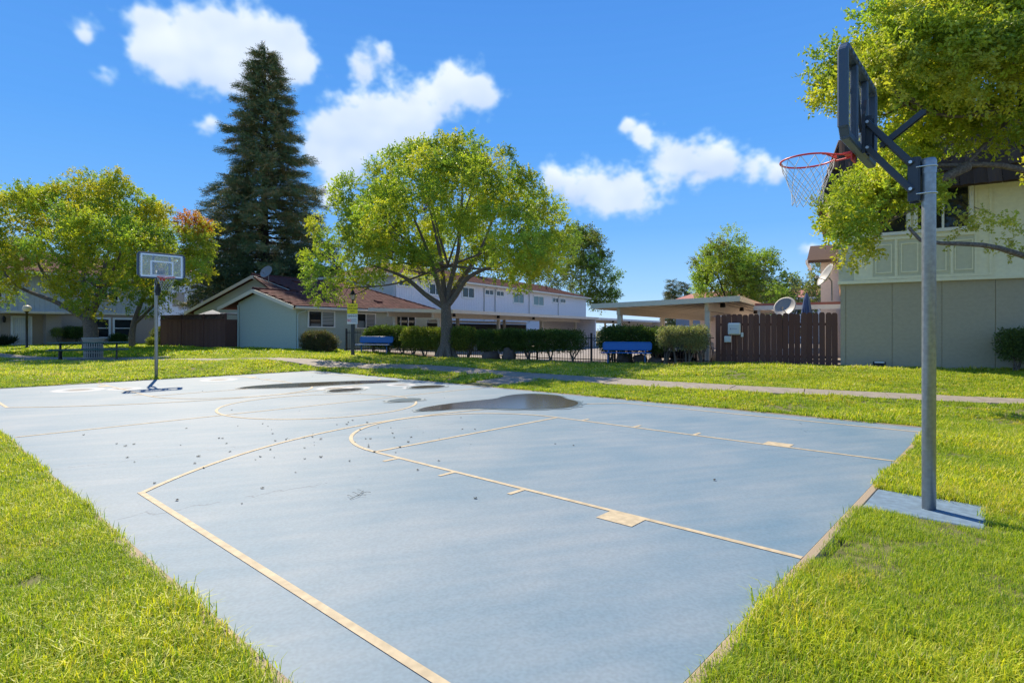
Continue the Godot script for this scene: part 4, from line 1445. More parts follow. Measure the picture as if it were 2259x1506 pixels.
# ------------------------------------------------------------------ leaves
func sprig(kind: String) -> ArrayMesh:
	var st := new_st()
	st.set_smooth_group(-1)
	var n: int = {"broad": 15, "small": 16, "needle": 22, "strap": 9}[kind]
	for i in n:
		var t := (i + rng.randf()) / n
		var p: Vector3
		var d: Vector3
		var l: float
		var w: float
		if kind == "broad":
			p = Vector3(0, 0, -0.34 * t) + rv(0.05)
			d = (Vector3(rng.randf_range(-1, 1), rng.randf_range(-0.8, 0.45), rng.randf_range(-1.0, 0.3))).normalized()
			l = rng.randf_range(0.075, 0.125)
			w = l * rng.randf_range(0.45, 0.6)
		elif kind == "small":
			p = rv(0.10)
			d = (p.normalized() + rv(0.9)).normalized()
			l = rng.randf_range(0.032, 0.055)
			w = l * 0.5
		elif kind == "strap":
			p = rv(0.03)
			d = Vector3(rng.randf_range(-1, 1), rng.randf_range(0.3, 1.4), rng.randf_range(-1, 1)).normalized()
			l = rng.randf_range(0.4, 0.7)
			w = 0.05
		else:
			p = Vector3(0, -0.03 * t, -0.55 * t)
			d = Vector3((1.0 if i % 2 else -1.0) * rng.randf_range(0.6, 1.1), rng.randf_range(-0.55, 0.2), -rng.randf_range(0.3, 1.0)).normalized()
			l = rng.randf_range(0.13, 0.26) * (1.0 - 0.4 * t)
			w = 0.028
		var side := d.cross(dir()).normalized() * w * 0.5
		var nrm := d.cross(side).normalized()
		var mid := p + d * l * 0.45
		var fold := nrm * w * 0.18
		var c := rng.randf_range(0.8, 1.15)
		st.set_color(Color(c * rng.randf_range(0.9, 1.15), c, c * 0.9))
		tri(st, p, mid + side + fold, p + d * l)
		tri(st, p, p + d * l, mid - side + fold)
	return mesh_of(st)

# sprigs gathered in clumps over ellipsoid lobes [x, y, z, r] given in world metres
func crown(parent: Node3D, lobes: Array, clumps_per: float, per_clump: int, scale: float, tones: Array, kind := "broad", clump_r := 0.62, squash := 0.85) -> void:
	var inv := parent.transform.affine_inverse()
	var variants := [[], [], []]
	var tints := [PackedColorArray(), PackedColorArray(), PackedColorArray()]
	for lb in lobes:
		var c := Vector3(lb[0], lb[1], lb[2])
		var r: float = lb[3]
		var n := int(ceil(clumps_per * r * r / (clump_r * clump_r) * 2.6))
		for i in n:
			var d := dir()
			if d.y < -0.35 and rng.randf() < 0.5:
				d.y = -d.y
			var cc := c + Vector3(d.x, d.y * squash, d.z) * r * rng.randf_range(0.62, 1.02)
			var cr := clump_r * rng.randf_range(0.65, 1.2)
			var tone: Color = tones[rng.randi() % tones.size()]
			tone = tone * rng.randf_range(0.78, 1.3)
			for j in per_clump:
				var e := (dir() + d * 0.55 + Vector3.UP * 0.25).normalized()
				var p := cc + e * cr * sqrt(rng.randf_range(0.15, 1.0))
				var f := (e + rv(0.7) + Vector3(0, -0.25, 0)).normalized()
				var b := Basis.looking_at(f, dir())
				var s := scale * rng.randf_range(0.75, 1.25)
				var k := rng.randi() % 3
				variants[k].append(inv * Transform3D(b.scaled(Vector3.ONE * s), p))
				tints[k].append(tone * rng.randf_range(0.88, 1.1))
	for k in 3:
		if variants[k].size():
			var o := scatter(parent, "crown", sprig(kind), M.leaf if kind != "needle" else M.needle, variants[k], tints[k])
			o.set_meta("kind", "stuff")

func limb(parent: Node3D, called: String, pts: Array, r0: float, r1: float, m: Material, sides := 10, lumps := 0.05) -> void:
	var c := Curve3D.new()
	var inv := parent.transform.affine_inverse()
	for i in pts.size():
		var a: Vector3 = pts[maxi(i - 1, 0)]
		var b: Vector3 = pts[mini(i + 1, pts.size() - 1)]
		c.add_point(inv * Vector3(pts[i]), inv.basis * (a - b) / 6.0, inv.basis * (b - a) / 6.0)
	var n := maxi(4, int(c.get_baked_length() / 0.35))
	var p := []
	var r := []
	for i in n + 1:
		var t := float(i) / n
		p.append(c.sample_baked(t * c.get_baked_length(), true))
		r.append(lerpf(r0, r1, pow(t, 0.8)))
	var st := new_st()
	tube(st, p, r, sides, true, lumps)
	part(parent, called, st, m)

func tree_at(called: String, label: String, x: float, d: float, group := "") -> Node3D:
	return thing(called, label, "tree", Transform3D(Basis(), Vector3(x, terrain(x, -d), -d)), group)

# limbs from a fork to some of the lobes
func limbs(t: Node3D, fork: Vector3, lobes: Array, every: int, r0: float, m: Material) -> void:
	for i in range(0, lobes.size(), every):
		var e := Vector3(lobes[i][0], lobes[i][1], lobes[i][2])
		var mid := fork.lerp(e, 0.5) + Vector3(0, -0.08 * fork.distance_to(e), 0) + rv(0.25)
		limb(t, "limb", [fork + rv(0.05), mid, e], r0 * rng.randf_range(0.75, 1.0), 0.025, m, 8)
		for k in 2:
			var q := mid.lerp(e, rng.randf_range(0.1, 0.6))
			limb(t, "twig", [q, q.lerp(e, 0.5) + rv(0.4), e + rv(float(lobes[i][3]) * 0.8)], 0.035, 0.01, m, 5, 0.0)

func build_trees() -> void:
	var lime := [Color(0.46, 0.52, 0.05), Color(0.36, 0.46, 0.055), Color(0.25, 0.36, 0.055), Color(0.58, 0.57, 0.055)]
	var gold := [Color(0.50, 0.54, 0.045), Color(0.37, 0.46, 0.05), Color(0.24, 0.35, 0.05), Color(0.60, 0.54, 0.045)]
	var deep := [Color(0.11, 0.16, 0.03), Color(0.14, 0.19, 0.035), Color(0.18, 0.20, 0.04)]
	# broad tree by the path
	var t := tree_at("shade_tree", "broad round crowned shade tree beside the path, thick grey trunk", -2.96, 25.5)
	var B := [[-7.9, 6.2, -25.5, 1.2], [-8.0, 3.8, -24.5, 0.9], [-7.0, 7.3, -26.5, 1.3], [-5.7, 4.7, -24.0, 1.3], [-5.1, 8.4, -25.5, 1.3], [-5.0, 7.2, -27.5, 1.8], [-4.2, 9.1, -26.0, 0.9], [-2.4, 9.2, -25.5, 1.0], [-0.8, 8.6, -26.0, 1.2], [-1.7, 7.0, -23.0, 1.6], [-3.1, 7.1, -22.5, 1.3], [0.3, 7.4, -25.5, 1.1], [1.2, 6.6, -26.0, 1.0], [1.5, 4.8, -25.5, 0.9], [1.1, 3.9, -25.0, 0.8], [1.7, 4.5, -25.4, 0.7], [-0.2, 5.1, -22.5, 1.4], [0.2, 4.3, -23.0, 1.0], [-2.7, 6.0, -28.5, 1.8], [-0.7, 7.3, -29.0, 1.9], [-5.3, 5.3, -28.5, 1.6], [-5.1, 6.0, -22.5, 1.1], [-7.6, 5.3, -28.0, 1.3], [-1.5, 4.5, -27.5, 1.1], [-4.3, 4.0, -23.5, 0.8], [-2.8, 4.0, -26.5, 0.5], [2.0, 5.8, -26.0, 0.7], [-7.4, 3.4, -25.5, 0.6], [-3.0, 8.4, -24.0, 1.2]]
	crown(t, B, 1.0, 44, 0.95, lime)
	limb(t, "trunk", [Vector3(-2.95, 0.1, -25.5), Vector3(-2.98, 0.5, -25.5), Vector3(-2.93, 1.3, -25.5), Vector3(-2.98, 2.2, -25.5), Vector3(-3.0, 2.7, -25.5)], 0.37, 0.21, M.bark_grey, 16, 0.05)
	var f := Vector3(-3.0, 2.5, -25.5)
	var flare := new_st()
	for k in 7:
		var a := TAU * k / 7.0 + 0.3
		tube(flare, [Vector3(cos(a) * 0.22, 0.55, sin(a) * 0.22), Vector3(cos(a) * 0.36, 0.18, sin(a) * 0.36), Vector3(cos(a) * 0.62, -0.06, sin(a) * 0.62)], [0.12, 0.13, 0.06], 8)
	part(t, "root_flare", flare, M.bark_grey)
	for e in [[[-3.9, 3.1, -25.4], [-4.9, 3.9, -25.2], [-6.6, 4.5, -25.3]], [[-2.5, 3.1, -25.4], [-1.9, 3.9, -25.3], [-0.4, 4.5, -25.2], [1.5, 4.9, -25.4]], [[-3.1, 3.5, -25.6], [-3.3, 5.0, -25.8], [-3.9, 7.5, -26.0]], [[-2.8, 3.6, -25.5], [-2.4, 5.2, -25.3], [-2.2, 8.4, -25.4]], [[-2.6, 3.4, -25.8], [-1.5, 5.2, -26.4], [-0.6, 7.6, -26.6]], [[-3.2, 3.2, -25.2], [-3.6, 4.8, -24.4], [-4.2, 6.4, -23.6]]]:
		var pts := [f]
		for q in e:
			pts.append(Vector3(q[0], q[1], q[2]))
		limb(t, "limb", pts, 0.145, 0.035, M.bark_grey, 10)
	limbs(t, Vector3(-2.9, 4.4, -25.5), B, 3, 0.07, M.bark_grey)
	# two trees before the townhouse
	t = tree_at("maple_tree", "wide golden green tree leaning over the picnic table", -23.6, 31.5)
	var L := [[-26.6, 7.2, -31.0, 1.9], [-29.7, 8.0, -33.0, 1.6], [-30.6, 6.3, -32.0, 2.1], [-25.9, 8.1, -32.0, 1.7], [-24.9, 9.0, -33.0, 1.7], [-22.3, 8.4, -32.0, 1.7], [-20.9, 7.5, -32.5, 1.3], [-22.8, 6.1, -29.0, 1.6], [-20.7, 5.9, -29.0, 1.7], [-19.5, 5.6, -30.0, 1.3], [-26.9, 5.0, -31.0, 1.3], [-27.6, 4.1, -30.5, 1.0], [-24.6, 5.4, -34.0, 1.5], [-22.3, 4.0, -29.5, 1.2], [-20.9, 3.2, -29.2, 0.9], [-22.4, 3.1, -29.4, 0.8], [-31.0, 4.2, -33.0, 1.2], [-26.1, 7.9, -35.0, 2.0], [-20.5, 4.4, -31.5, 1.1]]
	crown(t, L, 1.0, 40, 1.1, gold, "broad", 0.68)
	limb(t, "trunk", [Vector3(-23.6, 0.2, -31.5), Vector3(-23.5, 1.2, -31.5), Vector3(-23.7, 2.2, -31.5)], 0.42, 0.3, M.bark_grey, 14, 0.06)
	f = Vector3(-23.65, 2.0, -31.5)
	for e in [[[-25.2, 3.0, -31.3], [-27.3, 4.0, -31.0], [-28.6, 5.6, -31.2]], [[-25.0, 3.3, -31.6], [-26.6, 5.0, -31.8], [-27.0, 6.6, -32.0]], [[-23.2, 3.6, -31.6], [-22.9, 5.4, -31.8], [-22.4, 7.4, -32.0]], [[-24.2, 4.0, -31.8], [-24.5, 6.0, -32.4], [-24.9, 8.0, -32.8]], [[-22.6, 3.2, -30.9], [-21.4, 4.6, -30.2], [-20.6, 5.8, -29.8]]]:
		var pts := [f]
		for q in e:
			pts.append(Vector3(q[0], q[1], q[2]))
		limb(t, "limb", pts, 0.17, 0.04, M.bark_grey, 10)
	limbs(t, Vector3(-23.4, 4.0, -31.6), L, 3, 0.07, M.bark_grey)
	t = tree_at("young_tree", "slender grey trunked tree with yellow green and orange leaves beside the lattice fence", -22.6, 33.6)
	var Y := [[-22.5, 6.2, -35.0, 1.4], [-21.2, 5.4, -35.5, 1.2], [-23.3, 4.7, -35.0, 1.2], [-21.3, 4.2, -34.0, 1.1], [-20.8, 6.4, -36.0, 1.3], [-19.9, 5.0, -35.0, 0.8], [-22.3, 7.3, -36.5, 1.3], [-24.0, 6.4, -36.0, 1.2], [-20.4, 7.4, -36.5, 0.9], [-21.4, 3.3, -33.6, 0.6]]
	crown(t, Y, 1.0, 38, 1.1, gold, "broad", 0.66)
	crown(t, [[-21.3, 8.3, -37.0, 0.8], [-20.6, 7.9, -36.8, 0.55]], 1.0, 26, 1.1, [Color(0.62, 0.20, 0.03), Color(0.55, 0.30, 0.03)], "broad", 0.5)
	limb(t, "trunk", [Vector3(-22.6, 0.2, -33.6), Vector3(-22.6, 1.6, -33.6), Vector3(-22.4, 3.4, -34.2), Vector3(-22.0, 5.6, -35.2)], 0.2, 0.06, M.bark_grey, 12, 0.05)
	limb(t, "limb", [Vector3(-22.55, 1.9, -33.7), Vector3(-21.6, 3.0, -34.0), Vector3(-20.6, 5.0, -35.0)], 0.11, 0.03, M.bark_grey, 8)
	limbs(t, Vector3(-22.3, 3.6, -34.3), Y, 2, 0.06, M.bark_grey)
	# the tree whose boughs reach in behind the near hoop
	t = tree_at("street_tree", "large yellow green tree whose boughs overhang the cream house", 13.6, 12.0)
	var R := [[7.08, 6.5, -11.8, 0.5], [7.03, 7.0, -12.0, 0.32], [7.7, 7.1, -11.5, 0.8], [7.13, 6.2, -10.8, 0.45], [9.2, 8.0, -12.1, 1.0], [7.7, 6.4, -10.4, 0.65], [9.4, 7.2, -10.9, 1.0], [8.8, 6.1, -10.1, 0.75], [9.5, 6.6, -12.0, 0.9], [8.4, 6.2, -12.1, 0.7], [8.1, 5.4, -12.3, 0.6], [9.4, 6.05, -12.7, 0.7], [10.0, 6.0, -11.7, 0.5], [7.68, 4.5, -12.0, 0.55], [7.03, 3.85, -11.5, 0.45], [6.88, 3.4, -11.7, 0.28], [7.53, 3.85, -11.0, 0.45], [8.3, 4.6, -12.4, 0.5], [11.4, 6.8, -11.2, 1.2], [12.6, 5.9, -12.5, 0.8], [14.2, 7.6, -12.2, 1.3], [12.3, 5.9, -10.6, 0.8], [10.1, 9.0, -11.6, 1.0], [11.7, 9.4, -11.0, 1.4], [15.4, 6.6, -12.6, 1.0]]
	crown(t, R, 1.25, 52, 0.82, [Color(0.54, 0.58, 0.06), Color(0.45, 0.52, 0.06), Color(0.34, 0.44, 0.055), Color(0.64, 0.62, 0.08)], "broad", 0.40, 0.9)
	crown(t, [[8.75, 3.25, -10.6, 0.2], [9.4, 3.1, -10.5, 0.2], [9.05, 3.3, -10.6, 0.14]], 1.0, 11, 0.6, [Color(0.62, 0.58, 0.14), Color(0.54, 0.54, 0.10)], "broad", 0.22)
	limb(t, "trunk", [Vector3(13.6, 0.1, -12.0), Vector3(13.5, 1.6, -12.0), Vector3(13.3, 3.2, -12.0)], 0.34, 0.22, M.bark_grey, 14, 0.06)
	for e in [[[13.4, 2.6, -12.0], [11.6, 2.75, -11.2], [10.2, 2.75, -10.7], [8.9, 3.05, -10.5], [7.75, 3.15, -10.6], [7.6, 3.45, -10.8]], [[13.3, 3.2, -12.0], [11.6, 4.4, -11.8], [10.2, 4.85, -11.6], [9.0, 4.9, -11.7], [7.9, 5.0, -12.0]], [[13.3, 3.1, -12.0], [12.4, 5.2, -11.8], [10.6, 6.6, -11.6], [8.4, 7.0, -11.6]], [[13.3, 3.1, -12.0], [13.4, 5.6, -12.1], [12.2, 8.4, -11.8]], [[13.3, 3.0, -12.0], [14.4, 5.0, -12.4], [15.4, 6.8, -12.8]], [[9.4, 4.87, -11.65], [8.4, 4.4, -11.5], [7.2, 3.95, -11.3]]]:
		var pts := []
		for q in e:
			pts.append(Vector3(q[0], q[1], q[2]))
		limb(t, "limb", pts, 0.11, 0.03, M.bark_grey, 10)
	limbs(t, Vector3(10.4, 6.0, -11.6), R, 3, 0.05, M.bark_grey)
	# trees behind the carports
	var F := [[16.1, 7.2, -45.0, 1.4], [17.7, 7.6, -45.0, 1.5], [19.8, 6.6, -46.0, 1.3], [16.6, 5.3, -44.0, 1.7], [18.6, 5.0, -44.0, 1.5], [15.6, 5.4, -45.0, 0.9], [20.3, 6.1, -45.0, 0.7], [16.3, 4.2, -45.0, 1.3], [18.9, 4.2, -46.0, 1.5]]
	t = tree_at("roundhead_tree", "open crowned green tree rising behind the sloping carport roof", 17.6, 45.0)
	crown(t, F, 0.95, 36, 1.5, [lime[2], deep[2], lime[1], gold[1]], "broad", 0.75)
	limb(t, "trunk", [Vector3(17.6, 0, -45), Vector3(17.5, 2.5, -45), Vector3(17.7, 5.0, -45), Vector3(17.5, 7.2, -45)], 0.28, 0.06, M.bark_dark, 10)
	limbs(t, Vector3(17.6, 3.0, -45), F, 1, 0.1, M.bark_dark)
	var k2 := 0
	for e in [[[[19.2, 3.8, -42.0, 1.0], [20.9, 4.6, -43.0, 0.9], [20.9, 3.9, -41.0, 0.8], [19.1, 3.4, -40.0, 0.8]], "low olive tree behind the grey satellite dish", 20.0, 41.5], [[[25.9, 4.5, -48.0, 0.8], [27.0, 5.2, -48.0, 0.9], [26.4, 6.2, -48.0, 0.6], [27.6, 4.1, -48.0, 0.8]], "small olive tree showing beside the pink rear wall", 26.6, 48.0], [[[12.3, 14.0, -90.0, 3.0], [10.5, 15.8, -93.0, 2.7], [14.1, 11.0, -90.0, 2.6], [10.5, 9.4, -87.0, 3.2], [13.4, 7.6, -87.0, 2.6], [8.6, 14.8, -96.0, 3.2], [6.2, 10.2, -96.0, 3.2], [14.6, 6.2, -90.0, 1.8]], "tall dark green tree behind the far end of the lavender apartment house", 11.0, 90.0]]:
		t = tree_at("background_tree", e[1], e[2], e[3])
		crown(t, e[0], 0.9, 30, 1.6 if k2 < 2 else 2.6, [deep[1], deep[2], lime[2]] if k2 == 2 else [deep[2], lime[2], Color(0.24, 0.26, 0.09)], "broad", 0.7 if k2 < 2 else 1.3)
		var c0: Array = e[0][0]
		limb(t, "trunk", [Vector3(e[2], 0, -e[3]), Vector3(e[2], c0[1] * 0.4, -e[3]), Vector3(e[2], c0[1], -e[3])], 0.22, 0.06, M.bark_dark, 8)
		limbs(t, Vector3(e[2], c0[1] * 0.45, -e[3]), e[0], 1, 0.09, M.bark_dark)
		k2 += 1
	# dark evergreens round the foot of the redwood
	for e in [["dark evergreen tree to the lattice fence side of the redwood", -25.0, 50.0, [[-26.5, 8.3, -50.0, 1.5], [-27.3, 6.7, -50.0, 1.6], [-25.3, 7.1, -50.0, 1.7], [-23.7, 5.9, -50.0, 1.7], [-26.5, 5.1, -50.0, 1.7], [-24.3, 4.9, -48.0, 1.5], [-22.1, 5.5, -50.0, 1.5], [-25.0, 3.4, -49.0, 1.4], [-22.8, 3.6, -49.5, 1.4]]], ["dark evergreen tree behind the bungalow roof ridge", -19.2, 52.0, [[-19.7, 7.1, -52.0, 1.8], [-17.7, 7.6, -52.0, 1.6], [-20.9, 6.3, -52.0, 1.6], [-18.5, 5.9, -52.0, 1.8], [-16.8, 5.8, -52.5, 1.5], [-19.5, 4.4, -52.0, 1.6]]]]:
		t = tree_at("evergreen_tree", e[0], e[1], e[2])
		crown(t, e[3], 0.75, 26, 1.5, [Color(0.085, 0.12, 0.055), Color(0.11, 0.145, 0.06), Color(0.15, 0.16, 0.07)], "broad", 0.8)
		limb(t, "trunk", [Vector3(e[1], 0, -e[2]), Vector3(e[1], 3.0, -e[2]), Vector3(e[1], 6.5, -e[2])], 0.3, 0.08, M.bark_dark, 8)
		limbs(t, Vector3(e[1], 2.5, -e[2]), e[3], 2, 0.1, M.bark_dark)
	conifer("redwood_tree", "tall dark conical redwood standing behind the bungalow", -24.1, 55.0, 28.8, 8.9, 2.0, 240, 1.45)
	for c in [[31.2, 110.0, 11.2, 1.9, "slim distant conifer just beyond the end of the orange roof"], [34.2, 112.0, 11.0, 2.2, "broader distant conifer next to the open crowned tree"], [32.9, 118.0, 9.6, 1.6, "shortest distant conifer between the slim and the broader one"]]:
		conifer("distant_conifer", c[4], c[0], c[1], c[2], c[3], 1.0, 34, 2.2)
	conifer("distant_conifer", "pointed conifer tip just above the shade tree's own crown", -10.6, 75.0, 22.5, 2.6, 8.0, 40, 2.0)

func conifer(called: String, label: String, x: float, d: float, h: float, wide: float, bare: float, boughs: int, scale: float) -> void:
	var y0 := terrain(x, -d)
	var t := thing(called, label, "tree", Transform3D(Basis(), Vector3(x, y0, -d)))
	if called == "distant_conifer":
		t.set_meta("group", "far conifers")
	var st := new_st()
	var pts := []
	var rad := []
	for i in 13:
		pts.append(Vector3(sin(i * 0.8) * 0.05, -0.2 + h * i / 12.0, 0))
		rad.append(lerpf(h * 0.021, 0.03, pow(i / 12.0, 0.9)))
	tube(st, pts, rad, 12, true, 0.05)
	part(t, "trunk", st, M.bark_dark)
	var where := [[], []]
	var tints := [PackedColorArray(), PackedColorArray()]
	var tones := [Color(0.085, 0.14, 0.055), Color(0.12, 0.175, 0.06), Color(0.18, 0.20, 0.065), Color(0.26, 0.21, 0.08)]
	for i in boughs:
		var q := (i + rng.randf()) / boughs
		var y := bare + (h * 0.985 - bare) * pow(q, 0.92)
		var u := 1.0 - (y - bare) / (h - bare)
		var len := wide * (0.06 + 0.94 * pow(u, 0.95)) * (0.5 + 0.62 * pow(rng.randf(), 0.7))
		if u > 0.93:
			len *= 0.85
		var a := i * 2.39996 + rng.randf_range(-0.35, 0.35)
		var o := Vector3(cos(a), 0, sin(a))
		var rise := lerpf(0.55, -0.22, u)
		var p0 := Vector3(0, y, 0)
		var p1 := p0 + o * len * 0.55 + Vector3(0, len * (rise * 0.5 - 0.02), 0)
		var p2 := p0 + o * len + Vector3(0, len * (rise * 0.75 - 0.10), 0)
		var bs := new_st()
		tube(bs, [p0, p1, p2], [0.03 + len * 0.012, 0.02 + len * 0.005, 0.01], 5, false)
		part(t, "bough", bs, M.bark_dark)
		var n := int(len * 34.0 / scale) + 8
		for j in n:
			var s := rng.randf_range(0.18, 1.0)
			var p := p0.lerp(p1, s * 2.0) if s < 0.5 else p1.lerp(p2, s * 2.0 - 1.0)
			var spread := len * 0.2 * (1.2 - s * 0.7)
			p += Vector3(-o.z, 0, o.x) * rng.randf_range(-1, 1) * spread + Vector3(0, rng.randf_range(-0.35, 0.15) * minf(1.0, len * 0.3), 0)
			var f := (o + Vector3(-o.z, 0, o.x) * rng.randf_range(-1.1, 1.1) + Vector3(0, rng.randf_range(-0.75, 0.3), 0)).normalized()
			var k := rng.randi() % 2
			where[k].append(Transform3D(Basis.looking_at(f, dir()).scaled(Vector3.ONE * scale * rng.randf_range(0.7, 1.25)), p))
			tints[k].append(tones[rng.randi() % 4] * rng.randf_range(0.85, 1.2))
	for k in 2:
		scatter(t, "crown", sprig("needle"), M.needle, where[k], tints[k]).set_meta("kind", "stuff")

# ------------------------------------------------------------------ hedges, shrubs, boulders
func hedge(called: String, label: String, gx0: float, gx1: float, s: float, depth: float, low: float, top: float, tones: Array, density := 260.0, round := 0.25, stems := 3) -> void:
	var p := G((gx0 + gx1) * 0.5, 0, s)
	var t := thing(called, label, "hedge" if called == "hedge" else "shrub", Transform3D(Basis(Vector3.UP, GRID_TURN), Vector3(p.x, terrain(p.x, p.z), p.z)))
	var L := (gx1 - gx0) * 0.5
	var h := (top - low) * 0.5
	var w := depth * 0.5
	var area := 8.0 * (L * h + L * w + h * w)
	var where := [[], []]
	var tints := [PackedColorArray(), PackedColorArray()]
	var bump := FastNoiseLite.new()
	bump.seed = int(gx0 * 100)
	bump.frequency = 1.1
	for i in int(area * density * 0.62):
		# a point on the rounded box, pushed in a random way
		var d := dir()
		var m := maxf(absf(d.x), maxf(absf(d.y), absf(d.z)))
		var cube := Vector3(rng.randf_range(-1, 1), rng.randf_range(-1, 1), rng.randf_range(-1, 1))
		var ax := rng.randf() * (L * h + L * w + h * w)
		if ax < L * h:
			cube.z = 1.0 if rng.randf() < 0.62 else -1.0
		elif ax < L * h + L * w:
			cube.y = 1.0 if rng.randf() < 0.75 else -1.0
		else:
			cube.x = 1.0 if rng.randf() < 0.5 else -1.0
		var sph := cube.normalized()
		var q := cube.lerp(sph * cube.abs()[cube.abs().max_axis_index()], round)
		q *= 1.0 - pow(rng.randf(), 2.0) * 0.35
		var pos := Vector3(q.x * L, low + h + q.y * h, q.z * w)
		pos += pos.normalized() * bump.get_noise_3d(pos.x + gx0, pos.y, pos.z) * 0.17
		if q.y < -0.6 and rng.randf() < 0.45:
			continue
		var f := (sph + rv(0.8)).normalized()
		var k := rng.randi() % 2
		where[k].append(Transform3D(Basis.looking_at(f, dir()).scaled(Vector3.ONE * rng.randf_range(1.0, 1.75)), pos))
		tints[k].append(tones[rng.randi() % tones.size()] * rng.randf_range(0.6, 1.45))
	for k in 2:
		scatter(t, "foliage", sprig("small"), M.leaf, where[k], tints[k]).set_meta("kind", "stuff")
	for i in stems:
		var x := (i + 0.5) / stems * 2.0 * L - L
		for k in 4:
			var st := new_st()
			var a := rng.randf_range(-0.3, 0.3)
			tube(st, [Vector3(x + rng.randf_range(-0.08, 0.08), -0.05, rng.randf_range(-0.08, 0.08)), Vector3(x + a * 0.5, low * 0.5 + 0.1, rng.randf_range(-0.15, 0.15)), Vector3(x + a * 1.5, low + h * 0.8, rng.randf_range(-w * 0.6, w * 0.6))], [0.035, 0.028, 0.012], 6)
			part(t, "stem", st, M.bark_grey)

func boulder(label: String, gx: float, s: float, size: Vector3, seed: int) -> void:
	var p := G(gx, 0, s)
	var t := thing("boulder", label, "boulder", Transform3D(Basis(Vector3.UP, seed * 1.3), Vector3(p.x, terrain(p.x, p.z), p.z)), "boulders in the planting bed")
	var n := FastNoiseLite.new()
	n.seed = seed
	n.frequency = 0.7
	var st := new_st()
	st.set_smooth_group(1)
	var rows := 12
	var cols := 18
	var f := func(i: int, j: int) -> Vector3:
		var th := PI * i / rows
		var ph := TAU * (j % cols) / cols
		var d := Vector3(sin(th) * cos(ph), cos(th), sin(th) * sin(ph))
		var r := 1.0 + 0.38 * n.get_noise_3d(d.x * 1.4, d.y * 1.4, d.z * 1.4) + 0.10 * n.get_noise_3d(d.x * 5, d.y * 5, d.z * 5)
		return Vector3(d.x * size.x, d.y * size.y + size.y * 0.62, d.z * size.z) * r
	for i in rows:
		for j in cols:
			if i > 0:
				tri(st, f.call(i, j), f.call(i, j + 1), f.call(i + 1, j + 1)) if false else tri(st, f.call(i, j + 1), f.call(i, j), f.call(i + 1, j + 1))
			if i < rows - 1:
				tri(st, f.call(i, j), f.call(i + 1, j), f.call(i + 1, j + 1))
	part(t, "rock", st, M.boulder)

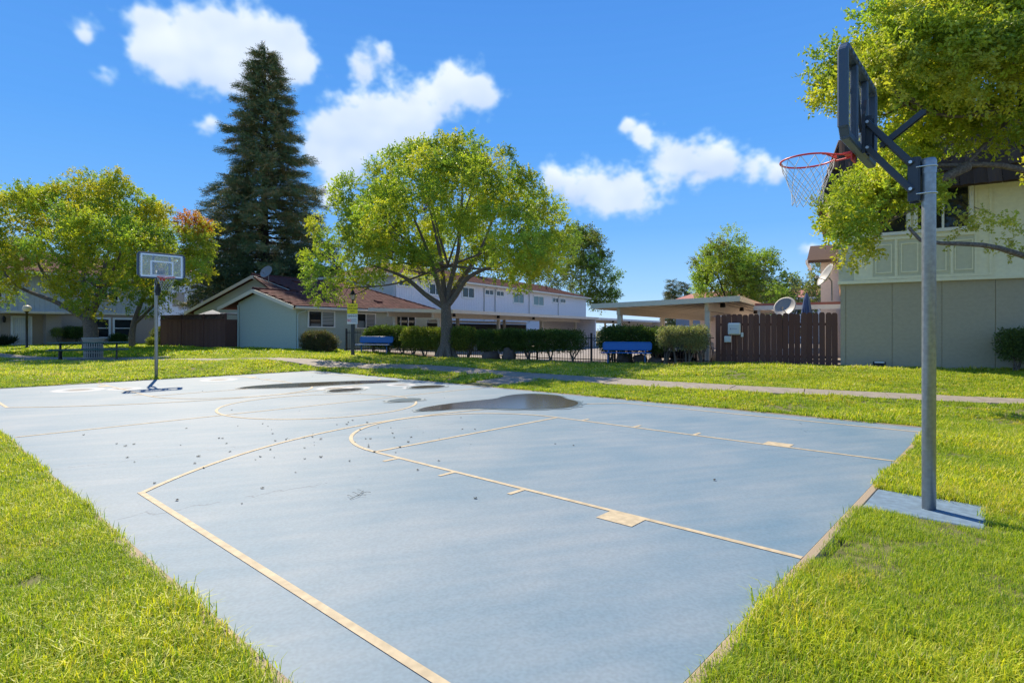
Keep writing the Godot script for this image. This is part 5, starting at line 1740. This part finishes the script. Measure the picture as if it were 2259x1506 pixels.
func build_hedges() -> void:
	var dark := [Color(0.06, 0.11, 0.025), Color(0.09, 0.15, 0.03), Color(0.12, 0.18, 0.035)]
	var mid := [Color(0.13, 0.19, 0.035), Color(0.18, 0.24, 0.04), Color(0.26, 0.28, 0.05)]
	var dusty := [Color(0.22, 0.26, 0.14), Color(0.28, 0.31, 0.15), Color(0.38, 0.34, 0.18)]
	hedge("hedge", "clipped hedge directly behind the blue bench under the lamp sign", 4.74, 7.6, 0.55, 0.8, 0.35, 1.2, dark)
	hedge("hedge", "clipped hedge with bare stems either side of the big trunk", 7.55, 11.6, 0.25, 1.0, 0.42, 1.32, mid, 260.0, 0.28, 5)
	hedge("hedge", "long clipped dark hedge above the pair of boulders", 11.6, 16.8, 0.45, 1.0, 0.48, 1.25, dark, 260.0, 0.22, 5)
	hedge("hedge", "clipped dark hedge behind the blue bench with boulders", 17.4, 20.1, 0.55, 0.9, 0.45, 1.32, dark, 260.0, 0.25, 3)
	hedge("bush", "dusty pale green bush with bare fanned stems next to the board fence", 19.9, 21.6, 0.15, 1.0, 0.62, 1.30, dusty, 240.0, 0.4, 4)
	hedge("bush", "rounded dark bush under the bungalow's first window", 1.3, 3.6, -0.55, 1.0, 0.05, 0.98, [Color(0.09, 0.12, 0.05), Color(0.12, 0.12, 0.06), Color(0.14, 0.10, 0.075)], 230.0, 0.75, 3)
	hedge("bush", "leafy green bush against the olive wall", 29.55, 31.2, 0.05, 1.0, 0.32, 1.2, [Color(0.10, 0.16, 0.05), Color(0.14, 0.20, 0.06)], 230.0, 0.55, 2)
	# in front of the townhouse
	hedge("bush", "flat topped dark bush between the porch and the wide window", -22.6, -20.9, -1.3, 1.6, 0.55, 1.25, dark, 170.0, 0.35, 2)
	hedge("bush", "low dark round bush under the townhouse's wide window", -22.1, -21.0, 1.2, 1.2, 0.05, 0.75, dark, 170.0, 0.8, 1)
	hedge("bush", "thin straggly bush beside the porch pier", -22.0, -21.3, -2.6, 0.7, 0.6, 1.25, mid, 70.0, 0.8, 1)
	hedge("bush", "yellow green bush at the end of the lattice fence", -14.2, -12.5, 0.2, 1.4, 0.1, 1.25, [Color(0.10, 0.15, 0.03), Color(0.16, 0.18, 0.03)], 150.0, 0.8, 2)
	hedge("bush", "small green bush at the foot of the lattice fence", -13.0, -12.1, -0.9, 0.6, 0.0, 0.55, mid, 150.0, 0.8, 1)
	var p := G(-22.0, 0, -5.6)
	var t := thing("strap_plant", "clump of dark strap leaves in front of the white security door", "plant", Transform3D(Basis(), Vector3(p.x, terrain(p.x, p.z), p.z)))
	var where := []
	var tints := PackedColorArray()
	for i in 60:
		where.append(Transform3D(Basis(Vector3.UP, rng.randf() * TAU), Vector3(rng.randf_range(-0.7, 0.7), rng.randf_range(0, 0.3), rng.randf_range(-0.7, 0.7))))
		tints.append(Color(0.03, 0.055, 0.025) * rng.randf_range(0.8, 1.3))
	scatter(t, "leaves", sprig("strap"), M.leaf, where, tints).set_meta("kind", "stuff")
	boulder("long low brown boulder beside the upright one below the dark hedge", 12.6, 0.0, Vector3(0.46, 0.22, 0.3), 3)
	boulder("upright brown boulder next to the long low one", 13.5, 0.0, Vector3(0.29, 0.30, 0.28), 5)
	boulder("brown boulder behind the bench leg by the railing gap", 18.45, 0.35, Vector3(0.30, 0.24, 0.28), 8)
	boulder("brown boulder behind the middle of the blue bench seat", 19.1, 0.35, Vector3(0.30, 0.23, 0.26), 11)
	boulder("paler slanted boulder at the end of the blue bench", 19.75, 0.25, Vector3(0.28, 0.17, 0.26), 14)

# ------------------------------------------------------------------ basketball hoops
func hoop(label: String, at: Transform3D) -> Node3D:   # post foot at the origin, board towards -z
	var t := thing("basketball_hoop", label, "basketball hoop", at)
	var st := new_st()
	lathe(st, [Vector2(0, -0.2), Vector2(0.049, -0.2), Vector2(0.049, 2.80)], Vector3.ZERO, 28)
	part(t, "post", st, M.galvanised)
	st = new_st()
	lathe(st, [Vector2(0.053, 2.76), Vector2(0.054, 2.86), Vector2(0.046, 2.885), Vector2(0, 2.895)], Vector3.ZERO, 28)
	part(t, "post_cap", st, M.galvanised)
	st = new_st()
	lathe(st, [Vector2(0.062, 0.0), Vector2(0.062, 0.010), Vector2(0.0492, 0.016)], Vector3.ZERO, 24)
	part(t, "collar", st, M.galvanised)
	st = new_st()
	for sx in [-1.0, 1.0]:
		box(st, Vector3(sx * 0.055, 2.725, -0.10), Vector3(0.008, 0.36, 0.075), Basis(), 0.002)
	box(st, Vector3(0, 2.725, -0.058), Vector3(0.10, 0.36, 0.012))
	part(t, "bracket", st, M.black_metal)
	for y in [2.82, 2.60]:
		st = new_st()
		var ring := []
		for i in 25:
			var a := PI * i / 24.0
			ring.append(Vector3(cos(a) * 0.055, y, sin(a) * 0.055))
		ring.push_front(Vector3(0.055, y, -0.08))
		ring.append(Vector3(-0.055, y, -0.08))
		tube(st, ring, [0.006], 8)
		part(t, "u_bolt", st, M.bolt)
	# two pairs of parallel arms
	for sx in [-1.0, 1.0]:
		for e in [[2.85, 3.28], [2.63, 3.06]]:
			st = new_st()
			beam(st, Vector3(sx * 0.072, e[0], -0.105), Vector3(sx * 0.072, e[1], -0.43), 0.024, 0.05, 0.006)
			part(t, "arm", st, M.black_metal)
			for q in [[e[0] + 0.012, -0.115], [e[1] - 0.012, -0.42]]:
				st = new_st()
				tube(st, [Vector3(sx * 0.083, q[0], q[1]), Vector3(sx * 0.094, q[0], q[1])], [0.013], 10)
				part(t, "bolt", st, M.bolt)
	st = new_st()   # slotted height adjuster
	for sx in [-1.0, 1.0]:
		beam(st, Vector3(sx * 0.022, 3.06, -0.33), Vector3(sx * 0.022, 3.28, -0.03), 0.008, 0.045)
	for q in [0.0, 0.2, 0.4, 0.6, 0.8, 1.0]:
		var p := Vector3(0, 3.06, -0.33).lerp(Vector3(0, 3.28, -0.03), q)
		box(st, p, Vector3(0.036, 0.012, 0.03), Basis(Vector3.RIGHT, -0.65))
	part(t, "adjuster", st, M.black_metal)
	st = new_st()
	box(st, Vector3(0, 3.17, -0.445), Vector3(0.20, 0.34, 0.025))
	for sx in [-1.0, 1.0]:
		box(st, Vector3(sx * 0.05, 3.17, -0.42), Vector3(0.008, 0.32, 0.06))
	part(t, "board_bracket", st, M.black_metal)
	# board: moulded back frame with bars, clear panel, painted borders
	var zc := -0.495
	st = new_st()
	var W := 0.635
	var y0 := 3.02
	var y1 := 3.785
	box(st, Vector3(0, y1 - 0.03, zc), Vector3(2 * W - 0.10, 0.06, 0.075), Basis(), 0.012)
	box(st, Vector3(0, y0 + 0.035, zc), Vector3(2 * W - 0.16, 0.07, 0.075), Basis(), 0.012)
	for sx in [-1.0, 1.0]:
		box(st, Vector3(sx * (W - 0.03), (y0 + y1) * 0.5 + 0.01, zc), Vector3(0.06, y1 - y0 - 0.13, 0.075), Basis(), 0.012)
		beam(st, Vector3(sx * (W - 0.028), y1 - 0.075, zc), Vector3(sx * (W - 0.075), y1 - 0.028, zc), 0.07, 0.055, 0.008)
		beam(st, Vector3(sx * (W - 0.03), y0 + 0.12, zc), Vector3(sx * (W - 0.11), y0 + 0.032, zc), 0.07, 0.06, 0.008)
	var fr := part(t, "board_frame", st, M.navy_plastic)
	for sx in [-1.0, 1.0]:
		st = new_st()
		box(st, Vector3(sx * 0.215, (y0 + y1) * 0.5, zc + 0.004), Vector3(0.05, y1 - y0 - 0.12, 0.055), Basis(), 0.008)
		part(fr, "bar", st, M.navy_plastic)
		st = new_st()
		beam(st, Vector3(sx * 0.04, y0 + 0.18, zc + 0.02), Vector3(sx * 0.18, y1 - 0.24, zc + 0.02), 0.022, 0.022)
		part(fr, "stay", st, M.black_metal)
	for i in 9:
		st = new_st()
		box(st, Vector3(-0.48 + i * 0.12, y1 - 0.035, zc + 0.039), Vector3(0.03, 0.02, 0.004))
		part(fr, "slot", st, M.ink)
	st = new_st()
	box(st, Vector3(0, (y0 + y1) * 0.5, zc - 0.034), Vector3(2 * W - 0.11, y1 - y0 - 0.11, 0.006))
	part(t, "clear_panel", st, M.acrylic)
	st = new_st()
	for e in [[0.53, 0.315, 0.045, 0.0, 0.385], [0.285, 0.195, 0.04, -0.10, 0.225]]:
		var hw: float = e[0]
		var hh: float = e[4] * 0.5 + 0.1 if e[0] > 0.4 else 0.205
		var cy: float = (y0 + y1) * 0.5 if e[0] > 0.4 else y0 + 0.30
		if e[0] > 0.4:
			hh = 0.315
		for sy in [-1.0, 1.0]:
			box(st, Vector3(0, cy + sy * hh, zc - 0.0385), Vector3(2 * hw + e[2], e[2], 0.003))
		for sx in [-1.0, 1.0]:
			box(st, Vector3(sx * hw, cy, zc - 0.0385), Vector3(e[2], 2 * hh - e[2], 0.003))
	part(t, "painted_border", st, M.board_white)
	# rim
	st = new_st()
	var rz := zc - 0.04 - 0.145 - 0.229
	var pts := []
	for i in 49:
		var a := TAU * i / 48.0
		pts.append(Vector3(sin(a) * 0.229, 3.05, rz + cos(a) * 0.229))
	tube(st, pts, [0.0085], 10)
	var rim := part(t, "rim", st, M.rim_red)
	st = new_st()
	for sx in [-1.0, 1.0]:
		tube(st, [Vector3(sx * 0.16, 3.045, rz + 0.16), Vector3(sx * 0.075, 3.03, rz + 0.30), Vector3(sx * 0.06, 3.03, zc - 0.045)], [0.008], 8)
	box(st, Vector3(0, 3.04, zc - 0.075), Vector3(0.15, 0.012, 0.075))
	box(st, Vector3(0, 3.02, zc - 0.045), Vector3(0.15, 0.10, 0.012))
	tube(st, [Vector3(-0.13, 3.04, rz + 0.19), Vector3(0, 3.028, rz + 0.235), Vector3(0.13, 3.04, rz + 0.19)], [0.007], 8)
	part(rim, "rim_brace", st, M.rim_red)
	# net: twelve cords crossing in diamonds
	st = new_st()
	var n := 12
	var lev := [[3.042, 0.226], [2.96, 0.205], [2.88, 0.175], [2.815, 0.15], [2.76, 0.136], [2.70, 0.126], [2.65, 0.13]]
	for i in n:
		for sg in [-1.0, 1.0]:
			var c := []
			for j in lev.size():
				var a: float = TAU * (i + 0.5 * sg * j) / n
				var sag := 0.004 * sin(i * 2.3 + j)
				c.append(Vector3(sin(a) * (lev[j][1] + sag), lev[j][0] + sag, rz + cos(a) * (lev[j][1] + sag)))
			tube(st, c, [0.0026], 4, false)
	part(t, "net", st, M.net)
	return t

func build_hoops() -> void:
	hoop("basketball hoop seen from behind on a galvanised post in the blue footing", COURT * Transform3D(Basis(), Vector3(-0.1, 0.0, -0.50)))
	hoop("basketball hoop facing out over the court in front of the picnic table", COURT * Transform3D(Basis(Vector3.UP, PI), Vector3(-0.30, 0.0, -19.5)))

# ------------------------------------------------------------------ benches, table, lamps, signs
func bench(label: String, at: Transform3D) -> void:
	var t := thing("bench", label, "bench", at, "blue metal benches")
	var L := 1.83
	var st := new_st()
	box(st, Vector3(0, 0.45, 0.08), Vector3(L, 0.035, 0.40), Basis(), 0.016)
	part(t, "seat", st, M.bench_blue)
	var lean := Basis(Vector3.RIGHT, -0.2)
	st = new_st()
	box(st, Vector3(0, 0.69, -0.19), Vector3(L - 0.06, 0.27, 0.03), lean, 0.012)
	var back := part(t, "backrest", st, M.bench_blue)
	st = new_st()   # rolled edge of the back
	var rim := []
	var hw := L * 0.5 - 0.02
	for q in [[-hw + 0.05, -0.145], [hw - 0.05, -0.145], [hw, -0.1], [hw, 0.1], [hw - 0.05, 0.145], [-hw + 0.05, 0.145], [-hw, 0.1], [-hw, -0.1], [-hw + 0.05, -0.145]]:
		rim.append(Vector3(0, 0.69, -0.19) + lean * Vector3(q[0], q[1], 0))
	tube(st, rim, [0.021], 8)
	part(back, "edge", st, M.bench_blue)
	for sx in [-1.0, 1.0]:
		st = new_st()
		tube(st, [Vector3(sx * 0.68, -0.05, 0.04), Vector3(sx * 0.68, 0.43, 0.04)], [0.03], 12)
		lathe(st, [Vector2(0.075, 0.0), Vector2(0.075, 0.012), Vector2(0.03, 0.02)], Vector3(sx * 0.68, 0.0, 0.04), 12)
		part(t, "leg", st, M.bench_blue)
		st = new_st()
		tube(st, [Vector3(sx * 0.68, 0.40, 0.2), Vector3(sx * 0.68, 0.40, -0.08), Vector3(sx * 0.68, 0.45, -0.14), Vector3(sx * 0.68, 0.76, -0.225)], [0.022], 8)
		part(t, "support", st, M.bench_blue)

func lettering(parent: Node, called: String, words: String, at: Transform3D, high: float, m: Material, stretch := 1.0) -> void:
	var tm := TextMesh.new()
	var f := SystemFont.new()
	f.font_names = PackedStringArray(["Droid Sans"])
	f.font_weight = 700
	tm.font = f
	tm.text = words
	tm.font_size = 64
	tm.pixel_size = high / 46.0
	tm.depth = 0.002
	var o := put(parent, called, tm, m, at.scaled_local(Vector3(stretch, 1, 1)))
	o.set_meta("label", "print reading " + words)

func build_furniture() -> void:
	var p := Vector3(-6.66, 0, -27.3)
	bench("blue metal bench in front of the hedge next to the lamp post sign", Transform3D(Basis(Vector3.UP, GRID_TURN + 0.25), Vector3(p.x, terrain(p.x, p.z), p.z)))
	p = Vector3(4.25, 0, -20.95)
	bench("blue metal bench with boulders behind it near the board fence", Transform3D(Basis(Vector3.UP, GRID_TURN + 0.2), Vector3(p.x, terrain(p.x, p.z), p.z)))
	# lamp post that carries two signs
	p = Vector3(-7.2, terrain(-7.2, -25.5), -25.5)
	var t := thing("lamp_post", "dark square lamp post with a small carriage lantern, carrying two signs", "lamp post", Transform3D(Basis(Vector3.UP, 0.1), p))
	var st := new_st()
	box(st, Vector3(0, 1.16, 0), Vector3(0.15, 2.5, 0.15), Basis(), 0.012)
	part(t, "post", st, M.post_dark)
	st = new_st()
	tube(st, [Vector3(0, 2.4, 0), Vector3(0, 2.52, 0), Vector3(0, 2.57, 0)], [0.05, 0.035, 0.07], 12)
	part(t, "neck", st, M.iron)
	st = new_st()
	lathe(st, [Vector2(0.065, 2.57), Vector2(0.115, 2.80)], Vector3.ZERO, 6, false)
	part(t, "lantern_glass", st, M.lantern_glass)
	st = new_st()
	for k in 6:
		var a := TAU * k / 6.0
		tube(st, [Vector3(sin(a) * 0.066, 2.57, cos(a) * 0.066), Vector3(sin(a) * 0.118, 2.80, cos(a) * 0.118)], [0.006], 5)
	lathe(st, [Vector2(0.17, 2.80), Vector2(0.165, 2.82), Vector2(0.09, 2.88), Vector2(0.07, 2.95), Vector2(0.03, 2.99), Vector2(0.015, 3.03), Vector2(0, 3.05)], Vector3.ZERO, 12)
	part(t, "lantern_hood", st, M.iron)
	t = thing("sign", "yellow sign reading play at your own risk", "sign", Transform3D(Basis(Vector3.UP, 0.1), p + Vector3(0.008, 2.17, 0.09)))
	st = new_st()
	box(st, Vector3.ZERO, Vector3(0.46, 0.46, 0.008), Basis(), 0.002)
	part(t, "plate", st, M.sign_yellow)
	lettering(t, "lettering", "PLAY AT", Transform3D(Basis(), Vector3(0, 0.115, 0.006)), 0.062, M.ink)
	lettering(t, "lettering", "YOUR OWN", Transform3D(Basis(), Vector3(0, -0.005, 0.006)), 0.062, M.ink)
	lettering(t, "lettering", "RISK", Transform3D(Basis(), Vector3(0, -0.125, 0.006)), 0.062, M.ink)
	t = thing("sign", "white rules sign with four crossed circles and a red NO", "sign", Transform3D(Basis(Vector3.UP, 0.1), p + Vector3(0.008, 1.70, 0.09)))
	st = new_st()
	box(st, Vector3.ZERO, Vector3(0.46, 0.45, 0.008), Basis(), 0.002)
	part(t, "plate", st, M.sign_white)
	for i in 4:
		st = new_st()
		var c := Vector3(-0.155 + i * 0.103, 0.135, 0.006)
		var ring := []
		for k in 21:
			ring.append(c + Vector3(sin(TAU * k / 20.0), cos(TAU * k / 20.0), 0) * 0.042)
		tube(st, ring, [0.005], 4)
		beam(st, c + Vector3(-0.03, 0.03, 0), c + Vector3(0.03, -0.03, 0), 0.009, 0.004)
		box(st, c + Vector3(0.004, 0.004, 0), Vector3(0.02, 0.036, 0.002))
		part(t, "crossed_circle", st, M.ink)
	lettering(t, "lettering", "NO", Transform3D(Basis(), Vector3(-0.135, -0.07, 0.006)), 0.13, M.ink_red, 0.62)
	for i in 4:
		st = new_st()
		for k in 7:
			box(st, Vector3(-0.035 + k * 0.034 + 0.004 * (i % 2), -0.005 - i * 0.048, 0.005), Vector3(0.024 + 0.006 * ((k * 3 + i) % 2), 0.018, 0.002))
		part(t, "small_print", st, M.ink_blue)
	# globe lamp
	t = thing("globe_lamp", "black lamp post topped by a pale globe in front of the townhouse", "street lamp", Transform3D(Basis(), Vector3(-28.4, terrain(-28.4, -33.0), -33.0)))
	st = new_st()
	lathe(st, [Vector2(0.11, 0.0), Vector2(0.11, 0.08), Vector2(0.065, 0.14), Vector2(0.058, 2.12), Vector2(0.1, 2.14), Vector2(0.1, 2.2), Vector2(0, 2.2)], Vector3.ZERO, 16)
	part(t, "post", st, M.iron)
	st = new_st()
	lathe(st, [Vector2(0.09, 2.19), Vector2(0.17, 2.23), Vector2(0.22, 2.33), Vector2(0.215, 2.42), Vector2(0.15, 2.51), Vector2(0.0, 2.55)], Vector3.ZERO, 20)
	part(t, "globe", st, M.globe)
	# picnic table
	p = Vector3(-18.75, terrain(-18.75, -25.0) + 0.03, -25.0)
	t = thing("picnic_table", "long dark green picnic table with attached benches", "picnic table", Transform3D(Basis(Vector3.UP, 0.62), p))
	for e in [["table_top", 0.0, 0.755, 0.76, 2.9], ["bench_seat", 0.72, 0.45, 0.26, 2.9], ["bench_seat", -0.72, 0.45, 0.26, 2.9]]:
		st = new_st()
		box(st, Vector3(0, e[2], e[1]), Vector3(e[4], 0.045, e[3]), Basis(), 0.015)
		part(t, e[0], st, M.table_green)
	for sx in [-1.0, 1.0]:
		for sz in [-1.0, 1.0]:
			st = new_st()
			tube(st, [Vector3(sx * 1.0, 0.73, sz * 0.2), Vector3(sx * 1.0, 0.3, sz * 0.26), Vector3(sx * 1.0, -0.03, sz * 0.42)], [0.032], 8)
			part(t, "leg", st, M.iron)
			st = new_st()
			tube(st, [Vector3(sx * 1.0, 0.43, sz * 0.72), Vector3(sx * 1.0, -0.03, sz * 0.78)], [0.03], 8)
			part(t, "leg", st, M.iron)
		st = new_st()
		tube(st, [Vector3(sx * 1.0, 0.38, -0.78), Vector3(sx * 1.0, 0.38, 0.78)], [0.028], 8)
		part(t, "cross_bar", st, M.iron)
		st = new_st()
		tube(st, [Vector3(sx * 0.98, 0.40, 0), Vector3(sx * 0.45, 0.73, 0)], [0.016], 6)
		part(t, "brace", st, M.iron)
	# litter bin of upright slats
	p = Vector3(-19.6, terrain(-19.6, -26.4) + 0.02, -26.4)
	t = thing("litter_bin", "beige slatted litter bin with flared rim behind the picnic table", "litter bin", Transform3D(Basis(), p))
	st = new_st()
	lathe(st, [Vector2(0.33, 0.0), Vector2(0.33, 0.78), Vector2(0.31, 0.78), Vector2(0.31, 0.03), Vector2(0, 0.03)], Vector3.ZERO, 24)
	part(t, "liner", st, M.iron)
	for k in 26:
		var a := TAU * k / 26.0
		st = new_st()
		box(st, Vector3(sin(a) * 0.37, 0.40, cos(a) * 0.37), Vector3(0.048, 0.78, 0.02), Basis(Vector3.UP, a))
		part(t, "slat", st, M.bin_beige)
	for y in [0.04, 0.27, 0.52, 0.75]:
		st = new_st()
		lathe(st, [Vector2(0.385, y - 0.02), Vector2(0.385, y + 0.02), Vector2(0.36, y + 0.02), Vector2(0.36, y - 0.02), Vector2(0.385, y - 0.02)], Vector3.ZERO, 26, false)
		part(t, "hoop_band", st, M.bin_beige)
	st = new_st()
	lathe(st, [Vector2(0.385, 0.77), Vector2(0.45, 0.93), Vector2(0.46, 0.955), Vector2(0.43, 0.96), Vector2(0.3, 0.90), Vector2(0.3, 0.80)], Vector3.ZERO, 26)
	part(t, "rim", st, M.bin_beige)
	# folded parasol behind the board fence
	p = G(24.6, 0, 3.2)
	t = thing("parasol", "folded navy blue parasol standing behind the board fence", "parasol", Transform3D(Basis(), Vector3(p.x, terrain(p.x, p.z), p.z)))
	st = new_st()
	tube(st, [Vector3(0, -0.1, 0), Vector3(0, 2.62, 0)], [0.022], 10)
	part(t, "pole", st, M.iron)
	st = new_st()
	st.set_smooth_group(1)
	var prof := [[2.58, 0.03], [2.4, 0.085], [2.0, 0.15], [1.6, 0.20], [1.35, 0.215]]
	for i in prof.size() - 1:
		for k in 24:
			var q := []
			for e in [[i + 1, k], [i + 1, k + 1], [i, k + 1], [i, k]]:
				var a: float = TAU * e[1] / 24.0
				var r: float = prof[e[0]][1] * (1.0 + (0.16 if int(e[1]) % 3 == 0 else -0.08))
				q.append(Vector3(sin(a) * r, prof[e[0]][0], cos(a) * r))
			quad(st, q[0], q[1], q[2], q[3])
	part(t, "canopy", st, M.umbrella)
	st = new_st()
	lathe(st, [Vector2(0.3, -0.02), Vector2(0.3, 0.05), Vector2(0.05, 0.1), Vector2(0.03, 0.3)], Vector3.ZERO, 16)
	part(t, "base", st, M.iron)

# ------------------------------------------------------------------ cars under the carports
func car(label: String, at: Transform3D, paint: Material) -> void:   # length along z, nose at -z
	var t := thing("parked_car", label, "car", at)
	var yz := Transform3D(Basis(Vector3(0, 0, 1), Vector3(0, 1, 0), Vector3(-1, 0, 0)), Vector3.ZERO)
	var st := new_st()
	prism(st, [Vector2(-2.25, 0.32), Vector2(-2.28, 0.62), Vector2(-2.1, 0.82), Vector2(-1.15, 0.95), Vector2(1.55, 0.98), Vector2(2.15, 0.92), Vector2(2.24, 0.6), Vector2(2.2, 0.32), Vector2(1.75, 0.22), Vector2(-1.8, 0.22)], -0.88, 0.88, yz)
	part(t, "body", st, paint)
	st = new_st()
	prism(st, [Vector2(-1.1, 0.95), Vector2(-0.45, 1.40), Vector2(0.9, 1.42), Vector2(1.6, 0.98)], -0.74, 0.74, yz)
	part(t, "cabin_glass", st, M.pane)
	st = new_st()
	prism(st, [Vector2(-0.48, 1.385), Vector2(-0.42, 1.43), Vector2(0.88, 1.45), Vector2(0.98, 1.39)], -0.76, 0.76, yz)
	part(t, "roof", st, paint)
	for z in [-1.4, 1.38]:
		for sx in [-1.0, 1.0]:
			st = new_st()
			tube(st, [Vector3(sx * 0.70, 0.32, z), Vector3(sx * 0.90, 0.32, z)], [0.33], 20)
			var w := part(t, "wheel", st, M.tyre)
			st = new_st()
			tube(st, [Vector3(sx * 0.895, 0.32, z), Vector3(sx * 0.91, 0.32, z)], [0.21], 16)
			part(w, "wheel_rim", st, M.rim_alloy)
	for sx in [-1.0, 1.0]:
		solid(t, "tail_light", Vector3(sx * 0.66 - 0.17, 0.68, 2.17), Vector3(sx * 0.66 + 0.17, 0.84, 2.25), M.lamp_red)
	solid(t, "number_plate", Vector3(-0.26, 0.56, 2.2), Vector3(0.26, 0.68, 2.25), M.board_white)

func build_cars() -> void:
	car("black car parked under the carport with sloping cream roof", grid_at(19.6, 0.08, 5.2), M.car_black)
	car("black car parked under the long carport beyond the big trunk", grid_at(3.6, 0.06, 11.0, PI / 2), M.car_black)
	car("dark grey car parked deeper inside the long carport", grid_at(3.6, 0.06, 16.0, PI / 2), M.car_grey)

# ------------------------------------------------------------------ fallen leaves on the court
func build_litter() -> void:
	var kinds := []
	for k in 4:
		var st := new_st()
		st.set_smooth_group(-1)
		var pts := []
		for i in 9:
			var a := TAU * i / 9.0
			pts.append(Vector3(cos(a) * (0.026 if i % 2 else 0.017), 0.003 + 0.004 * ((i * 7 + k) % 3), sin(a) * (0.017 if i % 2 else 0.011)))
		for i in 9:
			tri(st, Vector3(0, 0.004, 0), pts[(i + 1) % 9], pts[i])
			tri(st, Vector3(0, 0.0, 0), pts[i], pts[(i + 1) % 9])
		kinds.append(mesh_of(st))
	for i in 92:
		var p := Vector3(rng.randfn(-2.3, 1.15), 0.004, -rng.randfn(6.9, 1.35))
		if i > 74:
			p = Vector3(rng.randf_range(-4.4, 4.4), 0.004, -rng.randf_range(1.5, 18.5))
		if absf(p.x) > 4.5 or p.z > -1.1:
			continue
		var s := rng.randf_range(0.4, 1.15)
		var o := put(self, numbered("fallen_leaf"), kinds[i % 4], M.dead_leaf, COURT * Transform3D(Basis(Vector3.UP, rng.randf() * TAU).scaled(Vector3.ONE * s), p))
		o.set_meta("label", "tiny dark dried leaf lying on the blue court")
		o.set_meta("category", "leaf")
		o.set_meta("group", "dried leaves scattered on the court")
	var tw := thing("twig", "thin dry branching twig lying on the blue court", "twig", COURT * Transform3D(Basis(Vector3.UP, 0.5), Vector3(-3.0, 0.008, -4.35)))
	var st := new_st()
	tube(st, [Vector3(-0.12, 0, 0), Vector3(0, 0.008, 0.02), Vector3(0.14, 0.003, -0.01)], [0.002], 4)
	for k in 5:
		var x := -0.08 + k * 0.045
		tube(st, [Vector3(x, 0.004, 0.01), Vector3(x + 0.03, 0.012, 0.05 * (1 if k % 2 else -1)), Vector3(x + 0.05, 0.004, 0.08 * (1 if k % 2 else -1))], [0.0015], 4)
	part(tw, "stalk", st, M.dead_leaf)
